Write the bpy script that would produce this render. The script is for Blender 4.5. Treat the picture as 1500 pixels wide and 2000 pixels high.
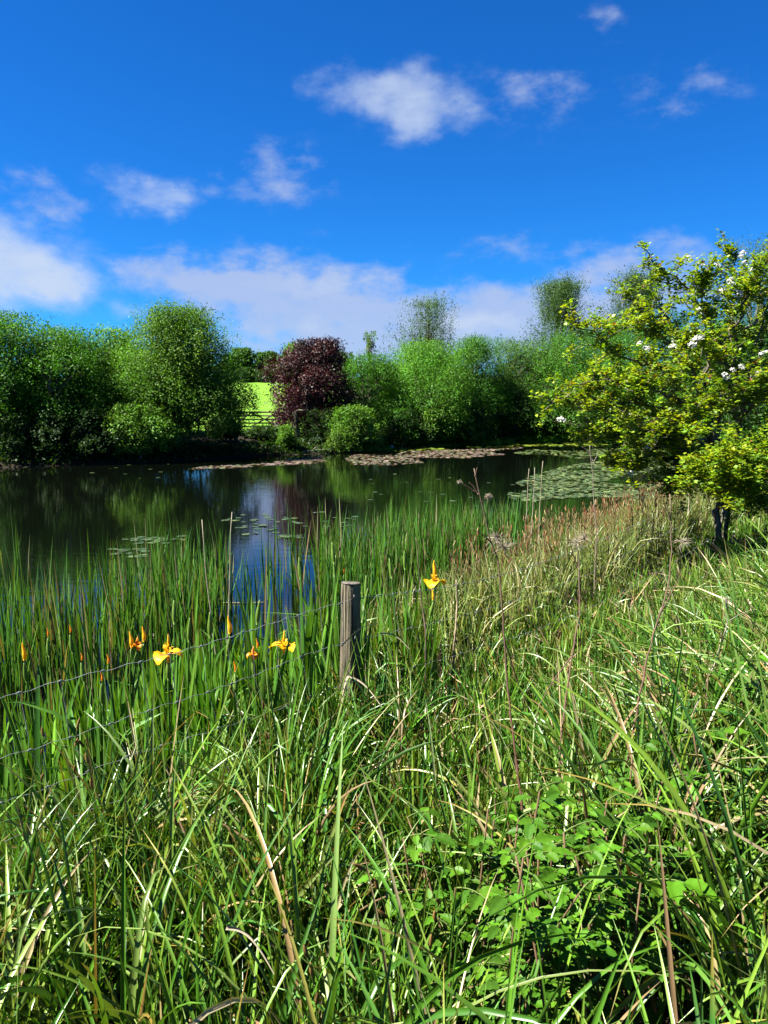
import bpy, math, random
import numpy as np
from math import radians, sin, cos, pi, tan, atan2, asin, sqrt

# ------------------------------------------------------------------ camera, sky, sun, exposure
scn = bpy.context.scene
for o in list(bpy.data.objects):
    bpy.data.objects.remove(o)
COL = scn.collection
F, EYE, PITCH = 1540.0, 2.3, radians(7.4)
cam_d = bpy.data.cameras.new('camera')
cam = bpy.data.objects.new('camera', cam_d); COL.objects.link(cam)
cam_d.sensor_fit = 'VERTICAL'; cam_d.sensor_height = 36.0; cam_d.lens = F / 2000.0 * 36.0
cam_d.clip_start = 0.05; cam_d.clip_end = 6000
cam.location = (0, 0, EYE); cam.rotation_euler = (radians(90) - PITCH, 0, 0)
scn.camera = cam
scn.render.resolution_x, scn.render.resolution_y = 768, 1024

scn.view_settings.view_transform = 'Standard'
scn.view_settings.look = 'None'
scn.view_settings.gamma = 1.0
scn.view_settings.use_curve_mapping = False
scn.view_settings.exposure = 2.6

SUN_AZ, SUN_EL = radians(-101), radians(50)      # azimuth measured from +Y towards +X
sun_d = bpy.data.lights.new('sun', 'SUN'); sun = bpy.data.objects.new('sun', sun_d); COL.objects.link(sun)
sun_d.energy = 5.0; sun_d.angle = radians(0.5); sun_d.color = (1.0, 0.95, 0.86)
sun.rotation_euler = (radians(90) - SUN_EL, 0, pi - SUN_AZ)
sun.location = (-30, -12, 40)
sun['kind'] = 'helper'

world = bpy.data.worlds.new('World'); scn.world = world; world.use_nodes = True
SKY_STRENGTH = 0.05

def direction(px, py):
    dx, dz = (px - 750) / F, -(py - 1000) / F
    v = np.array([dx, cos(PITCH) + dz * sin(PITCH), -sin(PITCH) + dz * cos(PITCH)])
    return v

def at(px, py, Y):
    v = direction(px, py)
    return np.array([0, 0, EYE]) + v * (Y / v[1])

def build_world():
    nt = world.node_tree; nt.nodes.clear(); N = nt.nodes.new; L = nt.links.new
    def math_(op, a, b=None, c=None, clamp=False):
        n = N('ShaderNodeMath'); n.operation = op; n.use_clamp = clamp
        for i, v in enumerate((a, b, c)):
            if v is None: continue
            if isinstance(v, (int, float)): n.inputs[i].default_value = v
            else: L(v, n.inputs[i])
        return n.outputs[0]
    out = N('ShaderNodeOutputWorld'); bg = N('ShaderNodeBackground')
    sky = N('ShaderNodeTexSky'); sky.sky_type = 'NISHITA'; sky.sun_disc = False
    sky.sun_elevation = SUN_EL; sky.sun_rotation = SUN_AZ
    sky.altitude = 1500; sky.air_density = 1.0; sky.dust_density = 0.0; sky.ozone_density = 4.0
    hs = N('ShaderNodeHueSaturation'); hs.inputs['Saturation'].default_value = 1.22; hs.inputs['Value'].default_value = 1.0
    L(sky.outputs[0], hs.inputs['Color'])
    tint = N('ShaderNodeMix'); tint.data_type = 'RGBA'; tint.blend_type = 'MULTIPLY'; tint.inputs[0].default_value = 1.0
    L(hs.outputs[0], tint.inputs[6]); tint.inputs[7].default_value = (0.098, 0.375, 0.60, 1)
    tc = N('ShaderNodeTexCoord'); sep = N('ShaderNodeSeparateXYZ'); L(tc.outputs['Generated'], sep.inputs[0])
    az = math_('ARCTAN2', sep.outputs[0], sep.outputs[1]); el = math_('ARCSINE', sep.outputs[2])
    def noise(sx, sy, scale, detail, off, rough=0.55):
        cx = N('ShaderNodeCombineXYZ'); L(math_('MULTIPLY', az, sx), cx.inputs[0]); L(math_('MULTIPLY', el, sy), cx.inputs[1]); cx.inputs[2].default_value = off
        n = N('ShaderNodeTexNoise'); n.inputs['Scale'].default_value = scale; n.inputs['Detail'].default_value = detail; n.inputs['Roughness'].default_value = rough
        L(cx.outputs[0], n.inputs['Vector']); return n.outputs[0]
    n1 = noise(1, 1.5, 15, 5, 0.0); n2 = noise(1, 1.5, 15, 5, 7.3)
    az2 = math_('ADD', az, math_('MULTIPLY', math_('SUBTRACT', n1, 0.5), 0.11))
    el2 = math_('ADD', el, math_('MULTIPLY', math_('SUBTRACT', n2, 0.5), 0.075))
    det = noise(1, 1.7, 20, 8, 3.1, 0.56)
    def blobs(lst):
        tot = None
        for px, py, wx, wy, amp in lst:
            v = direction(px, py); a0 = atan2(v[0], v[1]); e0 = atan2(v[2], sqrt(v[0]**2 + v[1]**2))
            u = math_('POWER', math_('MULTIPLY', math_('SUBTRACT', az2, a0), F / wx), 2.0)
            w = math_('POWER', math_('MULTIPLY', math_('SUBTRACT', el2, e0), F / wy), 2.0)
            g = math_('MULTIPLY', math_('EXPONENT', math_('MULTIPLY', math_('ADD', u, w), -1.0)), amp)
            tot = g if tot is None else math_('ADD', tot, g)
        return tot
    def smooth(v, a, b):
        m = N('ShaderNodeMapRange'); m.interpolation_type = 'SMOOTHSTEP'; L(v, m.inputs[0]); m.inputs[1].default_value = a; m.inputs[2].default_value = b
        return m.outputs[0]
    bright = blobs([(760, 172, 105, 46, .95), (860, 200, 80, 42, .7), (815, 245, 45, 34, .6), (680, 185, 70, 42, .5),
                    (265, 370, 75, 32, .8), (345, 382, 60, 28, .75), (30, 500, 95, 60, 1.0), (120, 550, 80, 34, .85), (-90, 540, 160, 90, 1.1),
                    (242, 598, 32, 22, .7), (625, 556, 140, 28, .74), (900, 625, 60, 22, .9), (980, 640, 70, 24, .75), (820, 640, 60, 24, .5), (600, 640, 160, 22, .62)])
    wisp = blobs([(530, 345, 110, 60, .7), (1020, 195, 110, 50, .65), (1330, 175, 110, 45, .5), (1185, 25, 50, 34, .5), (60, 385, 100, 45, .55),
                  (400, 545, 140, 36, .95), (1230, 520, 110, 36, .7), (560, 590, 220, 45, .8), (950, 600, 240, 50, .8), (760, 672, 330, 62, 1.7), (1150, 590, 200, 60, .6), (540, 545, 200, 50, 1.0), (1350, 500, 160, 50, .3), (980, 480, 110, 26, .35), (1250, 620, 240, 60, .5)])
    m_b = smooth(math_('ADD', bright, math_('MULTIPLY', math_('SUBTRACT', det, 0.5), 1.5)), 0.1, 2.0)
    m_b = math_('MULTIPLY', m_b, smooth(bright, 0.05, 0.3))
    m_w = math_('MULTIPLY', smooth(math_('ADD', wisp, math_('MULTIPLY', math_('SUBTRACT', det, 0.5), 2.6)), 0.15, 1.6), smooth(wisp, 0.03, 0.4))
    m_w = math_('MULTIPLY', m_w, 0.8); m_b = math_('MULTIPLY', m_b, 0.92)
    # loose cloud beyond what the photograph frames, so the water and other views get a natural sky
    far = noise(1, 2.2, 3.2, 6, 11.0); back = smooth(math_('ABSOLUTE', az), 0.62, 0.95)
    m_f = math_('MULTIPLY', smooth(far, 0.52, 0.75), math_('MULTIPLY', back, 0.45))
    def mix(fac, a, col):
        m = N('ShaderNodeMix'); m.data_type = 'RGBA'; L(fac, m.inputs[0]); L(a, m.inputs[6]); m.inputs[7].default_value = (*col, 1); return m.outputs[2]
    k = 1 / SKY_STRENGTH
    c = mix(m_w, tint.outputs[2], tuple(v * k for v in (.082, .097, .136)))
    c = mix(m_f, c, tuple(v * k for v in (.075, .088, .12)))
    c = mix(m_b, c, tuple(v * k for v in (.101, .119, .150)))
    L(c, bg.inputs[0]); bg.inputs[1].default_value = SKY_STRENGTH
    L(bg.outputs[0], out.inputs[0])
build_world()

# ------------------------------------------------------------------ helpers
rng = np.random.default_rng(7)

def node_mat(name):
    m = bpy.data.materials.new(name); m.use_nodes = True
    nt = m.node_tree; nt.nodes.clear()
    return m, nt, nt.nodes.new, nt.links.new

def leaf_material(name, rough=0.45, spec=0.5, transl=0.35, tcol=(1.25, 1.15, 0.35), var=0.25, vscale=30.0, k=0.5):
    m, nt, N, L = node_mat(name)
    out = N('ShaderNodeOutputMaterial'); at_ = N('ShaderNodeAttribute'); at_.attribute_name = 'col'
    tc = N('ShaderNodeTexCoord'); nz = N('ShaderNodeTexNoise'); nz.inputs['Scale'].default_value = vscale; nz.inputs['Detail'].default_value = 2
    L(tc.outputs['Object'], nz.inputs['Vector'])
    mr = N('ShaderNodeMapRange'); mr.inputs[3].default_value = k * (1 - var); mr.inputs[4].default_value = k * (1 + var); L(nz.outputs[0], mr.inputs[0])
    mul = N('ShaderNodeVectorMath'); mul.operation = 'SCALE'; L(at_.outputs[0], mul.inputs[0]); L(mr.outputs[0], mul.inputs['Scale'])
    p = N('ShaderNodeBsdfPrincipled'); L(mul.outputs[0], p.inputs['Base Color']); p.inputs['Roughness'].default_value = rough
    p.inputs['Specular IOR Level'].default_value = spec
    tm = N('ShaderNodeVectorMath'); tm.operation = 'MULTIPLY'; L(mul.outputs[0], tm.inputs[0]); tm.inputs[1].default_value = tcol
    t = N('ShaderNodeBsdfTranslucent'); L(tm.outputs[0], t.inputs[0])
    mx = N('ShaderNodeMixShader'); mx.inputs[0].default_value = transl; L(p.outputs[0], mx.inputs[1]); L(t.outputs[0], mx.inputs[2])
    L(mx.outputs[0], out.inputs[0])
    return m

def noise_material(name, c1, c2, scale=8, rough=0.85, spec=0.2, stretch=(1, 1, 1), bump=0.3, detail=6, metallic=0.0):
    m, nt, N, L = node_mat(name)
    out = N('ShaderNodeOutputMaterial'); p = N('ShaderNodeBsdfPrincipled'); tc = N('ShaderNodeTexCoord'); mp = N('ShaderNodeMapping')
    mp.inputs['Scale'].default_value = stretch; L(tc.outputs['Object'], mp.inputs[0])
    nz = N('ShaderNodeTexNoise'); nz.inputs['Scale'].default_value = scale; nz.inputs['Detail'].default_value = detail; L(mp.outputs[0], nz.inputs['Vector'])
    cr = N('ShaderNodeValToRGB'); cr.color_ramp.elements[0].position = .35; cr.color_ramp.elements[1].position = .65
    cr.color_ramp.elements[0].color = (*c1, 1); cr.color_ramp.elements[1].color = (*c2, 1)
    L(nz.outputs[0], cr.inputs[0]); L(cr.outputs[0], p.inputs['Base Color'])
    b = N('ShaderNodeBump'); b.inputs['Strength'].default_value = bump; b.inputs['Distance'].default_value = 0.02; L(nz.outputs[0], b.inputs['Height']); L(b.outputs[0], p.inputs['Normal'])
    p.inputs['Roughness'].default_value = rough; p.inputs['Specular IOR Level'].default_value = spec; p.inputs['Metallic'].default_value = metallic
    L(p.outputs[0], out.inputs[0])
    return m

class MB:
    """collects vertices, quads and colours, then becomes one mesh"""
    def __init__(s): s.v, s.f, s.c, s.n = [], [], [], 0
    def add(s, v, f, c=None):
        v = np.asarray(v, float).reshape(-1, 3); f = np.asarray(f, np.int64).reshape(-1, 4)
        if c is None: c = (.5, .5, .5)
        c = np.broadcast_to(np.asarray(c, float), (len(v), 3))
        s.v.append(v); s.f.append(f + s.n); s.c.append(c); s.n += len(v)
        return s
    def mesh(s, name, smooth=False):
        v = np.concatenate(s.v); f = np.concatenate(s.f); c = np.concatenate(s.c)
        me = bpy.data.meshes.new(name)
        me.vertices.add(len(v)); me.vertices.foreach_set('co', v.astype(np.float32).ravel())
        me.loops.add(f.size); me.loops.foreach_set('vertex_index', f.astype(np.int32).ravel())
        me.polygons.add(len(f)); me.polygons.foreach_set('loop_start', np.arange(0, f.size, 4, dtype=np.int32))
        if smooth: me.polygons.foreach_set('use_smooth', np.ones(len(f), bool))
        a = me.attributes.new('col', 'FLOAT_COLOR', 'POINT')
        a.data.foreach_set('color', np.concatenate([np.clip(c, 0, 1), np.ones((len(c), 1))], 1).astype(np.float32).ravel())
        me.update(calc_edges=True); me.validate()
        return me

def obj(name, me, mat, parent=None, loc=None):
    if isinstance(me, MB): me = me.mesh(name)
    if mat is not None and len(me.materials) == 0: me.materials.append(mat)
    o = bpy.data.objects.new(name, me); COL.objects.link(o)
    if parent is not None: o.parent = parent
    if loc is not None: o.location = tuple(loc)
    return o

def tag(o, label=None, cat=None, group=None, kind=None):
    for k, v in (('label', label), ('category', cat), ('group', group), ('kind', kind)):
        if v: o[k] = v
    return o

def thing(name, label, cat, loc=(0, 0, 0), rz=0, group=None):
    o = bpy.data.objects.new(name, None); COL.objects.link(o)
    o.location = tuple(loc); o.rotation_euler = (0, 0, rz); o.empty_display_size = 0.1
    return tag(o, label, cat, group)

def norm(a): return a / np.maximum(np.linalg.norm(a, axis=-1, keepdims=True), 1e-9)

def tube(mb, pts, radii, sides=8, col=(.3, .25, .2), caps=True):
    pts = np.asarray(pts, float); n = len(pts); radii = np.broadcast_to(np.asarray(radii, float), (n,))
    t = norm(np.gradient(pts, axis=0)); ref = np.array([0.31, 0.22, 0.92])
    if abs(np.dot(t[0], ref)) > .9: ref = np.array([0.9, 0.3, 0.1])
    u = norm(np.cross(t, ref)); w = np.cross(t, u)
    a = np.linspace(0, 2 * pi, sides, endpoint=False)
    ring = pts[:, None] + radii[:, None, None] * (np.cos(a)[None, :, None] * u[:, None] + np.sin(a)[None, :, None] * w[:, None])
    v = ring.reshape(-1, 3); f = []
    i = np.arange(n - 1)[:, None] * sides; j = np.arange(sides)[None]
    f = np.stack([i + j, i + (j + 1) % sides, i + sides + (j + 1) % sides, i + sides + j], -1).reshape(-1, 4)
    if caps and sides % 2 == 0:
        extra = []
        for b in (0, (n - 1) * sides):
            for q in range(1, sides - 2, 2):
                extra.append([b, b + q, b + q + 1, b + q + 2])
        f = np.concatenate([f, np.array(extra)])
    c = np.asarray(col, float)
    if c.ndim == 2: c = np.repeat(c, sides, 0)
    mb.add(v, f, c)
    return mb

def bezier(p0, p1, p2, n):
    t = np.linspace(0, 1, n)[:, None]
    return (1 - t)**2 * np.asarray(p0) + 2 * t * (1 - t) * np.asarray(p1) + t * t * np.asarray(p2)

def wobble(pts, amt, seed):
    r = np.random.default_rng(seed); d = r.normal(0, amt, pts.shape); d[0] = 0
    return pts + d

def scatter(mb, tv, tf, origin, X, Z, scale, col):
    """copies of a little leaf template: X runs along the leaf, Z is its upper side; scale (N,) or (N,3)"""
    tv = np.asarray(tv, float); N_ = len(origin)
    if N_ == 0: return mb
    X = norm(X); Y = norm(np.cross(Z, X)); Z = np.cross(X, Y)
    s = np.asarray(scale, float)
    if s.ndim == 1: s = np.repeat(s[:, None], 3, 1)
    v = origin[:, None] + (tv[None, :, 0, None] * s[:, None, 0, None]) * X[:, None] + (tv[None, :, 1, None] * s[:, None, 1, None]) * Y[:, None] + (tv[None, :, 2, None] * s[:, None, 2, None]) * Z[:, None]
    f = np.asarray(tf)[None] + (np.arange(N_) * len(tv))[:, None, None]
    col = np.asarray(col, float)
    if col.ndim == 2: col = np.repeat(col, len(tv), 0)
    else: col = col.reshape(-1, 3)
    return mb.add(v.reshape(-1, 3), f.reshape(-1, 4), col)

KITE_V = [(0, 0, 0), (.45, -.3, .07), (1, 0, -.05), (.45, .3, .07)]
KITE_F = [(0, 1, 2, 3)]

def lerp(a, b, t): return a + (b - a) * t
def sstep(x, a, b):
    t = np.clip((x - a) / (b - a), 0, 1); return t * t * (3 - 2 * t)

def blades(mb, base, az, th0, bend, L, W, c0, c1, rows=8, kink=None, fold=0.28, tipcol=None, wide=False, tw=None, power=1.5):
    """curved leaf strips with a centre crease"""
    n = len(base); s = np.linspace(0, 1, rows)
    th = th0[:, None] + bend[:, None] * s[None]**power
    if kink is not None:
        kp, ka = kink; th = th + ka[:, None] * (1 / (1 + np.exp(-(s[None] - kp[:, None]) / 0.035)))
    sm = 0.5 * (th[:, 1:] + th[:, :-1]); ds = (L / (rows - 1))[:, None]
    hx = np.concatenate([np.zeros((n, 1)), np.cumsum(np.sin(sm) * ds, 1)], 1); hz = np.concatenate([np.zeros((n, 1)), np.cumsum(np.cos(sm) * ds, 1)], 1)
    ca, sa = np.cos(az)[:, None], np.sin(az)[:, None]
    P = np.stack([base[:, 0, None] + hx * ca, base[:, 1, None] + hx * sa, base[:, 2, None] + hz], -1)
    T = np.stack([np.sin(th) * ca, np.sin(th) * sa, np.cos(th)], -1)
    S0 = np.stack([-sa + 0 * th, ca + 0 * th, 0 * th], -1)
    if tw is None: tw = rng.normal(0, .9, n)
    tt = (tw[:, None] * (0.4 + s[None]))[..., None]
    Nn = np.cross(S0, T); S = S0 * np.cos(tt) + Nn * np.sin(tt); Nn = np.cross(S, T)
    prof = np.minimum(1.0, 0.55 + 1.2 * s) * np.power(np.clip(1 - s**(3.0 if wide else 2.2), 0, 1), .75) + .03
    w = (W[:, None] * prof * .5)[..., None]
    v = np.stack([P - S * w, P + Nn * w * fold * 2, P + S * w], 2)          # n, rows, 3, 3
    c = c0[:, None] + (c1 - c0)[:, None] * s[None, :, None]
    if tipcol is not None:
        k = np.clip((s[None] - tipcol[1][:, None]) / .12, 0, 1)[..., None]; c = c * (1 - k) + tipcol[0][:, None] * k
    c = np.repeat(c[:, :, None], 3, 2); c[:, :, 1] *= 1.12
    i = (np.arange(rows - 1) * 3)[:, None] + np.array([0, 1])[None]; i = i.reshape(-1)
    f = np.stack([i, i + 1, i + 4, i + 3], -1)
    f = f[None] + (np.arange(n) * rows * 3)[:, None, None]
    mb.add(v.reshape(-1, 3), f.reshape(-1, 4), c.reshape(-1, 3))
    return P

def pal(n, cols, jitter=.15, r=None):
    r = r or rng
    cols = np.asarray(cols, float); c = cols[r.integers(0, len(cols), n)]
    return c * np.exp(r.normal(0, jitter, (n, 1))) * np.exp(r.normal(0, jitter * .35, (n, 3)))

# ------------------------------------------------------------------ lie of the land
NEAR = np.array([(-60, -40), (-14, -8), (-5, -.6), (-2.3, 3.2), (-1.2, 4.9), (.2, 6.9), (1.6, 9.0), (3.4, 11.8), (5.6, 15.3), (8, 19), (12, 26), (17, 36), (21, 48), (22.5, 56)], float)
FAR = np.array([(20.5, 60.5), (13, 57.5), (8, 54), (3.3, 50.5), (-1, 45), (-3, 41.7), (-6.4, 39.4), (-9.9, 34.5), (-15.4, 31.6), (-25, 28), (-45, 24), (-70, 8)], float)
POND = np.concatenate([NEAR, FAR])

def seg_dist(x, y, poly, closed=True):
    d = np.full(x.shape, 1e9); m = len(poly)
    for i in range(m if closed else m - 1):
        a, b = poly[i], poly[(i + 1) % m]; ab = b - a
        t = np.clip(((x - a[0]) * ab[0] + (y - a[1]) * ab[1]) / (ab @ ab), 0, 1)
        d = np.minimum(d, np.hypot(x - a[0] - t * ab[0], y - a[1] - t * ab[1]))
    return d

def inside(x, y, poly):
    r = np.zeros(x.shape, bool); m = len(poly)
    for i in range(m):
        a, b = poly[i], poly[(i + 1) % m]
        cnd = ((a[1] > y) != (b[1] > y)) & (x < (b[0] - a[0]) * (y - a[1]) / (b[1] - a[1] + 1e-12) + a[0])
        r ^= cnd
    return r

def shore(x, y):
    """metres from the waterline, positive on land"""
    x, y = np.asarray(x, float), np.asarray(y, float)
    d = seg_dist(x, y, POND)
    return np.where(inside(x, y, POND), -d, d)

def ground_z(x, y, sd=None):
    x, y = np.asarray(x, float), np.asarray(y, float)
    sd = shore(x, y) if sd is None else sd
    near = .08 + .56 * (1 - np.exp(-np.maximum(sd, 0) / 1.1))
    far = .05 + 1.1 * (1 - np.exp(-np.maximum(sd, 0) / 3.0)) + .0645 * np.maximum(0, np.minimum(y, 168) - 50) + .004 * np.maximum(0, y - 168)
    k = sstep(y, 22, 40)
    land = near * (1 - k) + far * k
    land = land + .04 * np.sin(1.9 * x + .7) * np.sin(2.3 * y) * np.clip(sd, 0, 1)
    return np.where(sd > 0, land, .08 - .55 * (1 - np.exp(np.minimum(sd, 0) / 1.2)))

def gz(x, y): return float(ground_z(np.array([x]), np.array([y]))[0])

def steps(*parts):
    out = []
    for a, b, d in parts: out += list(np.arange(a, b, d))
    return np.array(out)

def build_ground():
    xs = steps((-2500, -300, 300), (-300, -80, 20), (-80, -16, 1.6), (-16, 14, .3), (14, 60, 1.2), (60, 300, 20), (300, 2501, 300))
    ys = steps((-800, -60, 100), (-60, -6, 3), (-6, 22, .3), (22, 75, .8), (75, 190, 5), (190, 400, 30), (400, 3001, 300))
    X, Y = np.meshgrid(xs, ys, indexing='ij'); Z = ground_z(X, Y)
    ny = len(ys); i = np.arange(len(xs) - 1)[:, None] * ny + np.arange(ny - 1)[None]
    f = np.stack([i, i + ny, i + ny + 1, i + 1], -1).reshape(-1, 4)
    mb = MB().add(np.stack([X, Y, Z], -1), f)
    m, nt, N, L = node_mat('ground_soil_and_pasture')
    out = N('ShaderNodeOutputMaterial'); p = N('ShaderNodeBsdfPrincipled'); tc = N('ShaderNodeTexCoord')
    def nz(s, d=5):
        n = N('ShaderNodeTexNoise'); n.inputs['Scale'].default_value = s; n.inputs['Detail'].default_value = d; L(tc.outputs['Object'], n.inputs['Vector']); return n
    def ramp(fac, *st):
        r = N('ShaderNodeValToRGB'); e = r.color_ramp.elements
        while len(e) < len(st): e.new(.5)
        for q, (pos, c) in zip(e, st): q.position = pos; q.color = (*c, 1)
        L(fac, r.inputs[0]); return r.outputs[0]
    soil = ramp(nz(9).outputs[0], (.3, (.007, .006, .004)), (.55, (.016, .0125, .007)), (.75, (.036, .029, .016)))
    past = ramp(nz(.9, 8).outputs[0], (.3, (.055, .13, .009)), (.5, (.075, .16, .011)), (.72, (.10, .18, .016)))
    sp = N('ShaderNodeSeparateXYZ'); L(tc.outputs['Object'], sp.inputs[0])
    mr = N('ShaderNodeMapRange'); mr.inputs[1].default_value = 43; mr.inputs[2].default_value = 45.5; L(sp.outputs[1], mr.inputs[0])
    mx = N('ShaderNodeMix'); mx.data_type = 'RGBA'; L(mr.outputs[0], mx.inputs[0]); L(soil, mx.inputs[6]); L(past, mx.inputs[7]); L(mx.outputs[2], p.inputs['Base Color'])
    p.inputs['Roughness'].default_value = .95; p.inputs['Specular IOR Level'].default_value = .1
    b = N('ShaderNodeBump'); b.inputs['Strength'].default_value = .6; b.inputs['Distance'].default_value = .05; L(nz(6, 8).outputs[0], b.inputs['Height']); L(b.outputs[0], p.inputs['Normal'])
    L(p.outputs[0], out.inputs[0])
    o = obj('ground', mb.mesh('ground', True), m); tag(o, 'grassy banks of the pond and the green pasture rising behind it', 'ground', kind='structure')

def build_water():
    mb = MB()
    xs, ys = np.linspace(-75, 26, 30), np.linspace(-45, 64, 30)
    X, Y = np.meshgrid(xs, ys, indexing='ij'); i = np.arange(29)[:, None] * 30 + np.arange(29)[None]
    mb.add(np.stack([X, Y, 0 * X], -1), np.stack([i, i + 30, i + 31, i + 1], -1))
    m, nt, N, L = node_mat('pond_water')
    out = N('ShaderNodeOutputMaterial'); p = N('ShaderNodeBsdfPrincipled'); tc = N('ShaderNodeTexCoord')
    p.inputs['Base Color'].default_value = (.0012, .0018, .0011, 1); p.inputs['Roughness'].default_value = .012; p.inputs['IOR'].default_value = 1.333
    p.inputs['Specular IOR Level'].default_value = .5
    def nz(s, sx, sy, d):
        mp = N('ShaderNodeMapping'); mp.inputs['Scale'].default_value = (sx, sy, 1); L(tc.outputs['Object'], mp.inputs[0])
        n = N('ShaderNodeTexNoise'); n.inputs['Scale'].default_value = s; n.inputs['Detail'].default_value = d; L(mp.outputs[0], n.inputs['Vector']); return n.outputs[0]
    a = nz(3.2, .55, 1.7, 3); b_ = nz(.25, 1, 1, 2)
    mul = N('ShaderNodeMath'); mul.operation = 'MULTIPLY'; L(a, mul.inputs[0]); L(b_, mul.inputs[1])
    b = N('ShaderNodeBump'); b.inputs['Strength'].default_value = .04; b.inputs['Distance'].default_value = .12; L(mul.outputs[0], b.inputs['Height']); L(b.outputs[0], p.inputs['Normal'])
    L(p.outputs[0], out.inputs[0])
    tag(obj('water', mb, m), 'dark still pond water reflecting the trees and sky', 'water', kind='structure')
build_ground(); build_water()

M_LEAF = leaf_material('tree_leaves', .55, .12, .36, (1.2, 1.2, .2), k=.6)
M_COPPER = leaf_material('copper_leaves', .5, .2, .25, (1.0, .45, .5), k=.62)
M_HAW = leaf_material('hawthorn_leaves', .45, .3, .42, (1.2, 1.1, .2), k=.56)
M_GRASS = leaf_material('grass_blades', .34, .38, .22, var=.3, vscale=14)
M_REED = leaf_material('reed_leaves', .42, .3, .3)
M_DRY = leaf_material('dry_stems', .75, .2, .12, (1.0, .95, .8), .35, 25)
M_PETAL = leaf_material('iris_petals', .5, .3, .4, (1.1, 1.0, .5), .12, 60, .72)
M_WHITE = leaf_material('white_blossom', .6, .2, .25, (1, 1, .95), .08, 60, .6)
M_BARK = noise_material('bark', (.035, .028, .02), (.10, .085, .065), 12, .95, .1, (1, 1, .25))
M_PALEBARK = noise_material('pale_bark', (.06, .057, .045), (.16, .15, .12), 10, .9, .1, (1, 1, .2))
M_STUMP = noise_material('weathered_stump', (.03, .03, .02), (.085, .085, .06), 10, .9, .1, (1, 1, .2))
M_GATE = noise_material('gate_timber', (.02, .017, .012), (.06, .05, .04), 14, .9, .1)
M_WIRE = noise_material('galvanised_wire', (.10, .105, .11), (.22, .225, .23), 40, .45, .5, metallic=.2, bump=.05)
M_STONE = noise_material('stone', (.12, .10, .085), (.30, .25, .21), 9, .9, .2)

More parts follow.
